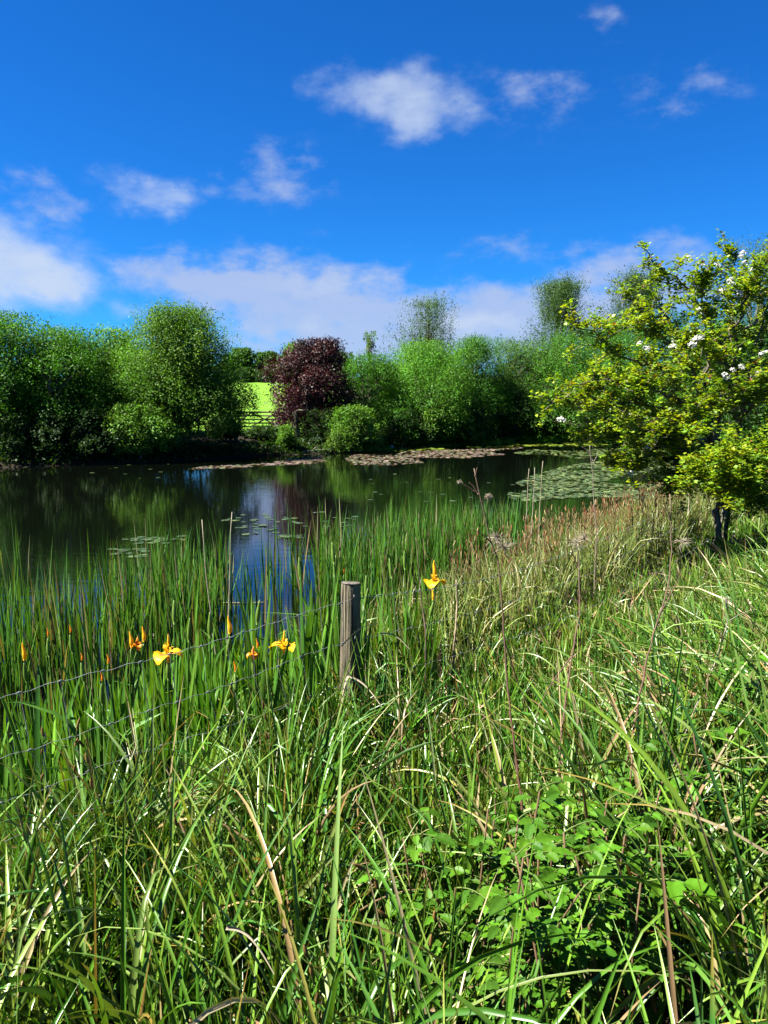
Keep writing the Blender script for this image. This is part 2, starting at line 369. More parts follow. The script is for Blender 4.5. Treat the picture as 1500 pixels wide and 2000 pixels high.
# ------------------------------------------------------------------ trees
G1 = [(.055, .13, .018), (.07, .16, .022), (.045, .11, .016)]
def make_tree(name, label, px, Y, top, width, cols, cat='tree', leaves=16000, leaf=.13, shape='dome', skirt=.15, seed=0, shoots=.25, open_=0.0, feather=False,
              base_y=None, group=None, mat=None, lobes=None, trunk_r=None, trunk_mat=None, bare=False):
    r = np.random.default_rng(seed + 100)
    p0 = at(px, top, Y); x0 = p0[0]; zb = gz(x0, Y); H = (p0[2] - zb) * (.95 if Y < 100 else 1); R = width * Y / F / 2 * (1.28 if Y < 100 and width > 60 and cat == 'tree' and 'copper' not in name and 'willow' not in name else 1.25 if shape == 'column' and width > 60 else 1.04)
    root = thing(name, label, cat, (x0, Y, zb), 0, group)
    nl = lobes or int(44 + 9 * R)
    zf = r.uniform(skirt, 1, nl) ** (.9)
    if shape == 'round': prof = np.sqrt(np.clip(1 - (np.abs(zf - .33) / .69)**2, .02, 1))
    elif shape == 'dome': prof = np.power(np.clip(1 - (np.abs(zf - .42) / .66)**2.6, 0.02, 1), .6)
    elif shape == 'column': prof = np.clip(1.25 * np.power(np.clip(1 - zf, 0, 1), .85) + .06, .08, 1)
    elif shape == 'bush': prof = np.sqrt(np.clip(1 - (zf * .97)**2.2, .04, 1))
    else: prof = np.clip(.35 + 1.3 * zf, 0, 1) * np.sqrt(np.clip(1 - ((zf - .55) / .52)**2, .03, 1))     # vase
    lr = (R * r.uniform(.20, .40, nl)) * (.75 + .35 * prof) * (1 - .25 * zf)
    ph = r.uniform(0, 6.28, 4); aa = r.uniform(0, 2 * pi, nl); rad = np.sqrt(r.uniform(.08, 1, nl)) * np.maximum(R * prof * (1 + (.4 if name in ('willow_tree',) else 1) * (.22 * np.sin(2 * aa + ph[0]) + .16 * np.sin(3 * aa + ph[1] + 4 * zf))) - lr * .6, 0)
    zc = zf * H * (1 + .10 * np.sin(aa * 2 + ph[2]) * zf + .05 * np.sin(aa * 5 + ph[3])) - lr * .55 * zf; zc = np.minimum(zc, H * (.60 + .40 * np.sqrt(np.clip(1 - (rad / R)**2, 0, 1))) * (1 - .09 * r.uniform(0, 1, nl)**2) - lr * .95)
    C = np.stack([np.cos(aa) * rad, np.sin(aa) * rad, np.maximum(zc, lr * .35)], -1)
    for q in range(min(3, nl)): C[q] = (r.normal(0, R * .16), r.normal(0, R * .16), H * (1 - .05 * q) - lr[q] * .9)
    # sprays on the lobes
    per = 14 if not feather else 24
    leaves = int(leaves * (2.5 if Y < 100 else 1.5)); ns = leaves // per; w = lr**2; li = r.choice(nl, ns, p=w / w.sum())
    d = norm(r.normal(0, 1, (ns, 3)) + np.array([0, 0, .5]))
    q = r.uniform(.62, 1.0, ns) ** .4
    P = C[li] + d * (lr[li] * q)[:, None] * np.array([1, 1, .85])
    out = norm(np.stack([P[:, 0], P[:, 1], 0 * P[:, 0]], -1) + 1e-3)
    dirn = norm(d * .7 + out * .35 + np.array([0, 0, .55 if not feather else .9]) + r.normal(0, .35, (ns, 3)))
    Ls = r.uniform(.25, .6, ns) * (1.0 if not feather else 2.3) * np.clip(R / 2.6, .45, 1.2)
    up = r.uniform(0, 1, ns) < shoots + .35 * (P[:, 2] > .72 * H)
    dirn[up] = norm(dirn[up] * .45 + np.array([0, 0, 1.0])); Ls[up] *= r.uniform(1.1, 2.4, int(up.sum()))
    t = r.uniform(0, 1, (ns, per)); fl = .03 + (.07 if not feather else .035)
    O = P[:, None] + dirn[:, None] * (t * Ls[:, None])[..., None] + r.normal(0, fl * np.clip(R / 2, .5, 1.3), (ns, per, 3))
    X = norm(dirn[:, None] * (.5 if not feather else 1.2) + r.normal(0, .6 if not feather else .4, (ns, per, 3)) + np.array([0, 0, -.15])).reshape(-1, 3)
    Z = norm(np.array([0, 0, .7]) + d[:, None] * .9 + r.normal(0, .22, (ns, per, 3))).reshape(-1, 3)
    O = O.reshape(-1, 3); O[:, 2] = np.where(O[:, 2] > H, H + (O[:, 2] - H) * .45, O[:, 2]); O[:, 2] = np.maximum(O[:, 2], .12 + r.uniform(0, .2, len(O)))
    s = leaf * (.76 if Y < 100 else 1) * r.uniform(.5, 1.4, len(O))
    cl = pal(nl, cols, .16, r)[li]; c = np.repeat(cl * np.exp(r.normal(0, .13, (ns, 1))), per, 0) * np.exp(r.normal(0, .12, (ns * per, 1)))
    mb = MB(); scatter(mb, KITE_V, KITE_F, O, X, Z, np.stack([s, s * (.85 if not feather else .65), s], -1), c)
    obj('crown', mb, mat or M_LEAF, root)
    tb = MB(); tr = trunk_r or (.05 + .022 * H); top_t = H * (.72 if not bare else .84)
    ntr = 1 if shape in ('column',) else (3 if shape in ('dome', 'round') else 5)
    stems = []
    for k in range(ntr):
        sp = 0 if ntr == 1 else R * .45
        e = np.array([r.normal(0, sp), r.normal(0, sp), top_t * r.uniform(.75, 1)])
        b = np.array([r.normal(0, .06 * ntr), r.normal(0, .06 * ntr), -.1])
        pts = wobble(bezier(b, b * .5 + e * .5 * np.array([.5, .5, 1]), e, 9), .05 * R * .3, seed + k)
        stems.append(pts); tube(tb, pts, np.linspace(tr / (1 if ntr == 1 else 1.5), .008, 9), 7, caps=False)
    for k in range(nl):
        st = stems[r.integers(0, ntr)]; a = st[r.integers(2, 7)]
        if a[2] > C[k][2] + .2: a = st[2]
        pts = wobble(bezier(a, lerp(a, C[k], .5) + [0, 0, .15 * lr[k]], C[k] + [0, 0, lr[k] * .3], 6), .03, seed + 31 * k)
        tube(tb, pts, np.linspace(tr * .35, .012, 6), 5, caps=False)
    obj('trunk', tb, trunk_mat or M_BARK, root)
    return root

WILLOW = [(.075, .175, .016), (.09, .20, .020), (.06, .15, .014)]
MID = [(.045, .15, .012), (.058, .175, .014), (.04, .13, .012)]
BRIGHT = [(.075, .20, .018), (.095, .225, .022), (.06, .17, .018)]
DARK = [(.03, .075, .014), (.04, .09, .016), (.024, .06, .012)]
GREY = [(.065, .125, .04), (.08, .145, .05), (.05, .105, .03)]
COPPER = [(.028, .009, .012), (.042, .010, .013), (.016, .007, .010), (.052, .017, .016)]

WILLOW = [tuple(np.array(c) * 1.25) for c in WILLOW]
MID = [tuple(np.array(c) * 1.2) for c in MID]
BRIGHT = [tuple(np.array(c) * 1.2) for c in BRIGHT]
T = make_tree
T('tree', 'tall mid green tree at the left edge of the far bank', 5, 34.6, 606, 190, MID, leaves=20000, seed=1, skirt=.1)
T('tree', 'slim upright green tree between the left edge tree and the big willow', 122, 35.6, 640, 170, MID, leaves=17000, seed=2, shoots=.5, skirt=.12)
T('tree', 'rounded green tree whose top joins the left side of the big willow', 222, 38, 640, 150, BRIGHT, leaves=15000, seed=3, shoots=.4, skirt=.1)
for q_, (px_, lab_) in enumerate([(30, 'added dark bush standing for shade at the far left bank'), (105, 'added dark bush standing for shade left of the willow skirt'), (175, 'added dark bush standing for shade between the left bank bushes and the willow skirt')]):
    T('shrub', lab_, px_, 33.2 + q_ * .4, 812 - 6 * q_, 110, DARK, 'shrub', leaves=5000, seed=70 + q_, shape='bush', skirt=.02, leaf=.16)  # added bushes, leaves coloured dark to stand for shade along the bank
T('willow_tree', 'big round pale green willow with branches hanging to the water', 336, 37, 594, 258, WILLOW, leaves=48000, seed=4, leaf=.125, shape='round', skirt=.04, lobes=90)
T('willow_shrub', 'low pale green willow skirt overhanging the water beneath the big willow', 262, 34.6, 790, 140, WILLOW, 'shrub', leaves=9000, seed=5, shape='bush', skirt=.02, shoots=.1)
T('shrub', 'low shaded green bush under the tree at the left edge', 15, 34.2, 770, 110, MID, 'shrub', leaves=8000, seed=6, shape='bush', skirt=.05)
T('shrub', 'dark leafy bush between the big willow and the field gate', 440, 41, 775, 56, [(.04, .10, .015), (.05, .12, .02)], 'shrub', leaves=7000, seed=7, shape='bush', skirt=.02)
T('shrub', 'low dark bramble bush in front of the field gate', 515, 42.6, 836, 66, DARK, 'shrub', leaves=2500, seed=75, shape='bush', skirt=.02, leaf=.16)  # dark bush added in place of the willow's shadow below the gate
T('copper_beech', 'dark purple leaved tree beside the field gate', 616, 45.5, 660, 160, COPPER, leaves=24000, seed=8, leaf=.16, mat=M_COPPER, skirt=.0, lobes=60, shoots=.3)
T('shrub', 'small dark bush in the shade at the foot of the purple tree', 628, 44, 800, 90, DARK, 'shrub', leaves=4500, seed=37, shape='bush', skirt=.02)
T('shrub', 'small green bush at the water edge beneath the purple tree', 560, 41.2, 835, 42, WILLOW, 'shrub', leaves=2600, seed=9, shape='bush', skirt=.02, leaf=.11)
T('shrub', 'sunlit pale green bush at the water edge right of the purple tree', 686, 43.2, 795, 112, WILLOW, 'shrub', leaves=8500, seed=10, shape='bush', skirt=.02, leaf=.14)
T('tree', 'mid green tree rising directly right of the purple tree', 722, 49, 690, 120, MID, leaves=15000, seed=11, skirt=.14)
T('sapling', 'thin pale sapling top standing above the trees right of the purple tree', 722, 52, 640, 50, [(.10, .20, .06), (.12, .22, .08)], leaves=520, seed=12, leaf=.17, skirt=.55, shape='column', lobes=26, bare=True)
T('tree', 'broad bright green tree in the middle of the right bank', 832, 50.5, 664, 160, BRIGHT, leaves=26000, seed=13, shape='dome', skirt=.1, shoots=.4, lobes=80)
T('feathery_tree', 'sparse grey green tree standing up behind the broad bright green tree', 838, 60, 590, 140, GREY, leaves=12000, seed=14, leaf=.14, skirt=.2, shape='column', feather=True, shoots=.7, bare=True)
T('tree', 'green tree right of the broad bright green one with lower shaded branches', 930, 54, 655, 120, MID, leaves=17000, seed=15, skirt=.14, shoots=.4)
T('tree', 'pale green tree with soft even top left of the tall birch', 1010, 57, 660, 130, [(.07, .17, .03), (.085, .19, .035)], leaves=18000, seed=16, skirt=.14, shoots=.4)
T('birch_tree', 'tall grey green birch rising above the right bank', 1092, 61, 552, 150, GREY, leaves=34000, seed=17, leaf=.15, skirt=.06, shape='column', feather=True, shoots=.4, lobes=44, trunk_mat=M_PALEBARK, bare=True)
T('tree', 'dark green tree behind the left branches of the hawthorn', 1165, 55, 620, 190, MID, leaves=20000, seed=18, skirt=.1)
T('birch_tree', 'wispy birch with wind blown top behind the hawthorn', 1250, 58, 538, 170, GREY, leaves=30000, seed=19, leaf=.15, skirt=.1, shape='column', feather=True, shoots=.5, lobes=40, trunk_mat=M_PALEBARK, bare=True)
T('tree', 'green tree filling the gap beneath the wispy birch', 1290, 50, 596, 220, MID, leaves=20000, seed=20, skirt=.1)
T('birch_tree', 'birch with fine twigs behind the hawthorn at the right edge', 1490, 36, 486, 210, GREY, leaves=24000, seed=21, leaf=.09, skirt=.1, shape='column', feather=True, shoots=.5, trunk_mat=M_PALEBARK, bare=True)
T('tree', 'dark green tree behind the hawthorn at the right edge', 1420, 33, 620, 190, DARK + MID, leaves=22000, seed=22, skirt=.12, leaf=.11)
T('tree', 'shaded tree beyond the hawthorn just outside the right edge', 1590, 30, 540, 220, DARK + MID, leaves=16000, seed=23, skirt=.12, leaf=.11)
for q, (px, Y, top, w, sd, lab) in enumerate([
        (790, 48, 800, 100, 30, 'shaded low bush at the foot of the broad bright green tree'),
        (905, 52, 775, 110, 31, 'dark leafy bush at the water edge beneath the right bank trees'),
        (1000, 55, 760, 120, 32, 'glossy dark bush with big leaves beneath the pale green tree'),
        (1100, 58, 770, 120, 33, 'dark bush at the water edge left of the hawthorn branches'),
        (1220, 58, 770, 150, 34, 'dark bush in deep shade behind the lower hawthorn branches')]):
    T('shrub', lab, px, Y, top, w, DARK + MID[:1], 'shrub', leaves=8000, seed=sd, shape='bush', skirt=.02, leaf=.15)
T('shrub', 'tiny bright bush on the far waterline beneath the right bank trees', 935, 51, 848, 34, WILLOW, 'shrub', leaves=1000, seed=36, shape='bush', skirt=.02, leaf=.14)
# beyond the pasture
FARG = [(.045, .12, .018), (.055, .14, .02)]
T('field_tree', 'dark round tree on the skyline behind the willow', 475, 150, 684, 75, FARG, leaves=6000, seed=40, leaf=.5, skirt=.12)
T('field_tree', 'small round green tree alone on the skyline of the pasture', 527, 150, 690, 46, FARG, leaves=5000, seed=41, leaf=.45, skirt=.12)
T('field_tree', 'bright green tree on the skyline partly behind the purple tree', 578, 145, 674, 70, BRIGHT, leaves=6000, seed=42, leaf=.45, skirt=.08)
T('field_tree', 'round tree on the skyline hidden behind the purple tree', 650, 150, 690, 90, FARG, leaves=5000, seed=43, leaf=.5, skirt=.1)
for k, (a, lab) in enumerate([(485, 'dark hedge clump at the top of the pasture below the dark round tree'), (520, 'hedge clump below the small round skyline tree'),
                              (553, 'olive bush at the top of the pasture next to the purple tree'), (445, 'hedge clump at the top of the pasture behind the willow')]):
    T('hedge_bush', lab, a, 143, 722 + k % 2 * 4, 46 if k != 2 else 22, DARK if k != 2 else [(.09, .13, .04)], 'hedge', leaves=3000, seed=50 + k, leaf=.4, shape='bush', skirt=.02)
# dense hedges that close the view between the trunks
def hedge(name, label, pts, h, depth, cols, n, leaf, seed):
    r = np.random.default_rng(seed); pts = np.asarray(pts, float); root = thing(name, label, 'hedge', (*pts[len(pts) // 2], gz(*pts[len(pts) // 2])))
    base = np.array(root.location)
    t = r.uniform(0, len(pts) - 1, n); i = np.minimum(t.astype(int), len(pts) - 2); p = pts[i] + (pts[i + 1] - pts[i]) * (t - i)[:, None]
    p = p + r.normal(0, depth, (n, 2)); hh = h * (.75 + .18 * np.sin(t * 7.1) + .12 * np.sin(t * 17 + 1))
    z = ground_z(p[:, 0], p[:, 1]) + hh * np.sqrt(r.uniform(.01, 1, n))
    O = np.concatenate([p, z[:, None]], 1) - base
    s = leaf * r.uniform(.6, 1.4, n)
    mb = MB(); scatter(mb, KITE_V, KITE_F, O, r.normal(0, 1, (n, 3)), r.normal(0, .7, (n, 3)) + [0, -.3, 1], s, pal(n, cols, .2, r))
    obj('foliage', mb, M_LEAF, root)
    for k in range(26):
        tb = MB(); u = k / 25 * (len(pts) - 1.01); i = int(u); q = pts[i] + (pts[i + 1] - pts[i]) * (u - i); b = np.array([q[0], q[1], gz(q[0], q[1])]) - base
        tube(tb, wobble(bezier(b, b + [.1, 0, h * .4], b + [r.normal(0, .4), 0, h * .75], 6), .05, seed + k), np.linspace(.07, .02, 6), 6, caps=False); obj('stem', tb, M_BARK, root)
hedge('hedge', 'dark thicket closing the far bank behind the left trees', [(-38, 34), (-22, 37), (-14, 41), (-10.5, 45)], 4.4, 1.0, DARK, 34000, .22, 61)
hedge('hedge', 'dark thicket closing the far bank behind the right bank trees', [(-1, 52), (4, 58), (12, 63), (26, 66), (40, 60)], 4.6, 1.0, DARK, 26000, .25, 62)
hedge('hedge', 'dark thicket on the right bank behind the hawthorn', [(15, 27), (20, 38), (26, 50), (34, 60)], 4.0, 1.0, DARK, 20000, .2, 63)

def far_undergrowth():
    r = np.random.default_rng(5); n = 30000
    t = r.uniform(0, len(FAR) - 1.001, n); i = t.astype(int); p = FAR[i] + (FAR[i + 1] - FAR[i]) * (t - i)[:, None] + r.normal(0, .9, (n, 2)) + [0, .6]
    sd = shore(p[:, 0], p[:, 1]); p = p[(sd > -.15) & ((p[:, 0] > -6) | (sd < 1.2)) & (r.uniform(0, 1, n) < 1)]; n = len(p)
    gap = np.abs(p[:, 0] + 4.1) < 1.3
    h = (.15 + .5 * r.uniform(0, 1, n)**2) * np.where(gap, .35, 1)
    O = np.concatenate([p, (ground_z(p[:, 0], p[:, 1]) + h * r.uniform(0, 1, n))[:, None]], 1)
    mb = MB(); scatter(mb, KITE_V, KITE_F, O, r.normal(0, 1, (n, 3)), r.normal(0, .6, (n, 3)) + [0, 0, 1], .15 * r.uniform(.6, 1.5, n), pal(n, DARK, .25, r))
    tag(obj('undergrowth', mb, M_LEAF), 'dark low growth along the far waterline', 'undergrowth', kind='stuff')
far_undergrowth()

def pasture_tufts():
    r = np.random.default_rng(6); n = 1800
    y = 58 + 97 * r.uniform(0, 1, n); x = y * r.uniform(-.24, -.08, n)
    base = np.stack([x, y, ground_z(x, y)], -1); L_ = r.uniform(.05, .15, n)
    mb = MB(); c = pal(n, [(.11, .23, .025), (.15, .28, .03), (.17, .25, .05)], .15, r)
    blades(mb, base, r.uniform(0, 6.28, n), r.uniform(.1, .6, n), r.uniform(.2, .8, n), L_, np.full(n, .03), c * .8, c, 4)
    tag(obj('grass', mb, M_GRASS), 'tufts of short grass on the rising pasture', 'grass', kind='stuff')
pasture_tufts()

# ------------------------------------------------------------------ gate, stump, log, small white shape on the far side
def box(mb, a, b, w, h, col=(.05, .04, .03)):
    """bar from a to b, w across, h high, edges eased"""
    a, b = np.asarray(a, float), np.asarray(b, float); t = norm(b - a); up = np.array([0, 0, 1.0])
    if abs(t[2]) > .9: up = np.array([0, 1.0, 0])
    s = norm(np.cross(t, up)); u = np.cross(s, t); e = .18 * min(w, h)
    prof = [(-w / 2, -h / 2 + e), (-w / 2, h / 2 - e), (-w / 2 + e, h / 2), (w / 2 - e, h / 2), (w / 2, h / 2 - e), (w / 2, -h / 2 + e), (w / 2 - e, -h / 2), (-w / 2 + e, -h / 2)]
    v = np.array([q + s * x + u * z for q in (a, b) for x, z in prof])
    f = [(i, (i + 1) % 8, 8 + (i + 1) % 8, 8 + i) for i in range(8)] + [(0, 1, 2, 3), (0, 3, 4, 7), (4, 5, 6, 7), (8, 11, 10, 9), (8, 15, 12, 11), (12, 15, 14, 13)]
    mb.add(v, f, col)

def build_gate():
    Y = 47.0; A, B = at(450, 832, Y), at(547, 832, Y); z0 = gz(B[0], Y)
    g = thing('field_gate', 'dark wooden five bar gate closing the way into the pasture', 'gate', (A[0], Y, z0))
    W_ = B[0] - A[0]; zt = at(547, 805, Y)[2] - z0; zb_ = max(.12, zt - .85)
    for k, z in enumerate(np.linspace(zb_, zt, 5)**1.0):
        m = MB(); box(m, (0, 0, z), (W_, 0, z), .05, .10 if k == 4 else .085); obj('rail', m, M_GATE, g)
    for x, h in ((0.04, zt + .06), (W_ - .04, zt + .22)):
        m = MB(); box(m, (x, .055, zb_ - .06), (x, .055, h), .09, .06); obj('stile', m, M_GATE, g)
    xm = W_ * .72
    for a, b in (((.1, -.04, zb_), (xm * .62, -.04, zt)), ((xm - .9, -.04, zt), (xm + .75, -.04, zb_)), ((xm - .9, -.045, zb_), (xm + .75, -.045, zt))):
        m = MB(); box(m, a, b, .03, .08); obj('brace', m, M_GATE, g)
    P = at(556, 835, 47.2); zg = gz(P[0], 47.2)
    gp = thing('gate_post', 'pale weathered post at the latch end of the field gate', 'post', (P[0], 47.2, zg))
    m = MB(); hh = at(556, 800, 47.2)[2] - zg; box(m, (0, 0, -.2), (.02, 0, hh), .2, .2); obj('shaft', m, M_PALEBARK, gp)
    m = MB(); tube(m, [(0.02, 0, hh), (.02, 0, hh + .03), (.02, 0, hh + .06)], [.11, .09, .03], 8); obj('cap', m, M_PALEBARK, gp)
    P = at(578, 860, 43.5); zg = gz(P[0], 43.5); hh = at(578, 806, 43.5)[2] - zg
    s = thing('tree_stump', 'pale broken tree stump beneath the purple tree', 'stump', (P[0], 43.5, zg))
    m = MB(); pts = wobble(np.linspace((0.1, 0, -.2), (-.05, 0, hh), 9), .025, 3); tube(m, pts, np.linspace(.2, .15, 9) * np.random.default_rng(2).uniform(.9, 1.1, 9), 10); obj('stump', m, M_STUMP, s)
    m = MB(); tube(m, wobble(bezier((-.05, 0, hh - .05), (.2, 0, hh + .2), (.65, -.1, hh + .12), 6), .02, 5), np.linspace(.11, .04, 6), 8); obj('branch', m, M_STUMP, s)
    A, B = at(590, 881, 41.0), at(648, 878, 42.1)
    a = np.array([A[0], 41.0, .10]); b = np.array([B[0], 42.1, .14]); l = thing('log', 'pale fallen log lying at the water edge below the purple tree', 'log', a)
    m = MB(); tube(m, wobble(np.linspace((0, 0, 0), b - a, 8), .02, 9), np.linspace(.11, .085, 8), 10); obj('trunk', m, M_PALEBARK, l)
    m = MB(); tube(m, bezier((.5, .4, .05), (.6, .5, .25), (.9, .6, .32), 5), np.linspace(.04, .015, 5), 6); obj('branch', m, M_PALEBARK, l)
build_gate()

def rock(mb, c, r, seed, squash=.7):
    g = np.random.default_rng(seed); u = np.linspace(0, 2 * pi, 12, endpoint=False); vv = np.linspace(.05, pi - .05, 8)
    U, V = np.meshgrid(u, vv); k = 1 + .18 * np.sin(2 * U + g.uniform(0, 6)) * np.sin(V) + .12 * np.cos(3 * V + g.uniform(0, 6)) + g.normal(0, .04, U.shape)
    P = np.stack([np.cos(U) * np.sin(V), np.sin(U) * np.sin(V), np.cos(V) * squash], -1) * (r * k)[..., None] + np.asarray(c)
    i = (np.arange(7) * 12)[:, None]; j = np.arange(12)[None]
    f = np.stack([i + j, i + 12 + j, i + 12 + (j + 1) % 12, i + (j + 1) % 12], -1).reshape(-1, 4)
    mb.add(P, f)
def one_rock(name, label, P, r, seed, group=None):
    m = MB(); rock(m, (0, 0, 0), r, seed); tag(obj(name, m.mesh(name, True), M_STONE, None, P), label, 'stone', group)
Q = at(764, 876, 47.5); one_rock('stone', 'small whitish shape at the far waterline below the right bank trees', (Q[0], 46.9, .1), .16, 1)  # rock form standing in for an unidentified small white thing

# ------------------------------------------------------------------ lily pads
PADC = {'green': [(.12, .17, .05), (.16, .21, .065), (.085, .13, .04), (.06, .09, .03)], 'pink': [(.22, .16, .13), (.26, .19, .16), (.17, .11, .09), (.20, .20, .11), (.12, .13, .06)], 'algae': [(.17, .24, .02), (.22, .28, .03), (.12, .20, .02)]}
def pad_template(k=11):
    a = np.linspace(.22, 2 * pi - .22, k); v = [(0, 0, .0)] + [(np.cos(q), np.sin(q), .03 * np.sin(3 * q)) for q in a]
    f = [(0, i, i + 1, i + 2) for i in range(1, k - 1, 2)]
    return np.array(v), f
PV, PF = pad_template()
def pads_mesh(P, rad, cols, r, tilt=.05):
    n = len(P); mb = MB(); th = r.uniform(0, 2 * pi, n)
    X = np.stack([np.cos(th), np.sin(th), r.normal(0, tilt, n)], -1); Z = np.stack([r.normal(0, tilt, n), r.normal(0, tilt, n), np.ones(n)], -1)
    scatter(mb, PV, PF, P, X, Z, rad, pal(n, cols, .18, r)); return mb
def mat_region(px, py, n, r, spread=None):
    """points on the water seen inside a region of the picture"""
    out = []
    while len(out) < n:
        x = r.uniform(px[0], px[1], n); y = r.uniform(py[0], py[1], n)
        v = np.stack([(x - 750) / F, cos(PITCH) - (y - 1000) / F * sin(PITCH), -sin(PITCH) - (y - 1000) / F * cos(PITCH)], -1)
        w = v * (-EYE / v[:, 2])[:, None]
        out += list(w[:, :2])
    return np.array(out[:n])
def clumpy(p, r, scale, thr):
    k = np.zeros(len(p))
    for q in range(6):
        a = r.uniform(0, 6.28); f = scale * r.uniform(.6, 1.8); k += np.sin(p[:, 0] * f * cos(a) + p[:, 1] * f * sin(a) + r.uniform(0, 6.28))
    return k / 6 > thr
def poly_region(poly, n, r):
    W = []
    for x, y in poly:
        v = direction(x, y); W.append((v * (-EYE / v[2]))[:2])
    W = np.array(W); lo, hi = W.min(0), W.max(0); p = r.uniform(lo, hi, (n, 2))
    p = p[inside(p[:, 0], p[:, 1], W)]
    return p[shore(p[:, 0], p[:, 1]) < -.12]
M_PAD = leaf_material('lily_pads', .4, .35, .1, var=.2, vscale=20)
def lily_mats():
    r = np.random.default_rng(12)
    specs = [('raft of pinkish lily pads along the far side of the pond', [(672, 896), (700, 886), (800, 881), (960, 876), (1060, 872), (1030, 884), (940, 892), (860, 901), (760, 909), (690, 908)], 7000, .5, -.1, 'pink', .085),
             ('broad raft of green lily pads in front of the hawthorn', [(985, 955), (1040, 930), (1100, 912), (1200, 895), (1350, 890), (1420, 920), (1400, 960), (1300, 975), (1150, 985), (1060, 985), (1000, 975)], 26000, .9, -.3, 'green', .065),
             ('scattered line of lily pads left of the pink raft', [(330, 922), (430, 906), (520, 898), (640, 890), (690, 895), (660, 910), (520, 915), (420, 922)], 3000, .6, .12, 'pink', .09),
             ('yellow green weed floating along the right part of the far waterline', [(660, 886), (760, 874), (860, 868), (1000, 866), (1150, 862), (1190, 870), (1050, 871), (900, 877), (760, 882)], 3600, .5, -.15, 'algae', .18),
             ('dark green lily pads on the far water left of the hawthorn', [(1000, 885), (1060, 874), (1180, 866), (1320, 866), (1340, 880), (1200, 890), (1080, 900)], 4500, .6, -.05, 'green', .1)]
    for lab, poly, n, sc, thr, col, rad in specs:
        p = poly_region(poly, n, r); p = p[clumpy(p, r, sc, thr) & (clumpy(p, r, 3.5, -.12) | (r.uniform(0, 1, len(p)) < .3))]
        k = len(p); P = np.concatenate([p, (.006 + .012 * r.uniform(0, 1, k))[:, None]], 1)
        tag(obj('lily_pad_raft', pads_mesh(P, rad * r.uniform(.6, 1.3, k), PADC[col], r, .09), M_PAD), lab, 'lily pads', kind='stuff')
    # pads one can count, each its own
    patches = [((245, 358), (1048, 1062), 34, 'pad of the pale green cluster floating in front of the left reeds'),
               ((440, 560), (1005, 1045), 34, 'pad of the loose cluster left of the bright sky reflection'),
               ((530, 600), (1042, 1056), 14, 'pad floating in the bright sky reflection'),
               ((215, 290), (1072, 1090), 16, 'pad of the small cluster low among the left reeds'),
               ((560, 700), (1000, 1030), 16, 'pad drifting in the purple tree reflection'),
               ((20, 330), (905, 935), 16, 'lone pad on the dark water below the left trees'),
               ((700, 1000), (925, 985), 18, 'lone pad on the dark water in the middle of the pond')]
    protos = [pads_mesh(np.zeros((1, 3)), np.ones(1), PADC['green'], r, .0).mesh('lily_pad') for _ in range(6)]
    for px, py, n, lab in patches:
        c = np.array([(px[0] + px[1]) / 2, (py[0] + py[1]) / 2]); s = np.array([px[1] - px[0], py[1] - py[0]])
        for k in range(n):
            if n > 20 or n == 14:
                q = c + np.clip(r.normal(0, .25, 2), -.5, .5) * s
            else: q = c + r.uniform(-.5, .5, 2) * s
            v = direction(*q); w = v * (-EYE / v[2])
            o = obj('lily_pad', protos[r.integers(6)], M_PAD, None, (w[0], w[1], .006 + .002 * (k % 7)))
            rd = r.uniform(.05, .095); o.scale = (rd, rd, rd); o.rotation_euler = (r.normal(0, .03), r.normal(0, .03), r.uniform(0, 6.28))
            tag(o, lab, 'lily pad', 'lily pads: ' + lab[4:] if lab.startswith('pad') else 'lone lily pads' + lab[8:])
lily_mats()
exec_later = []
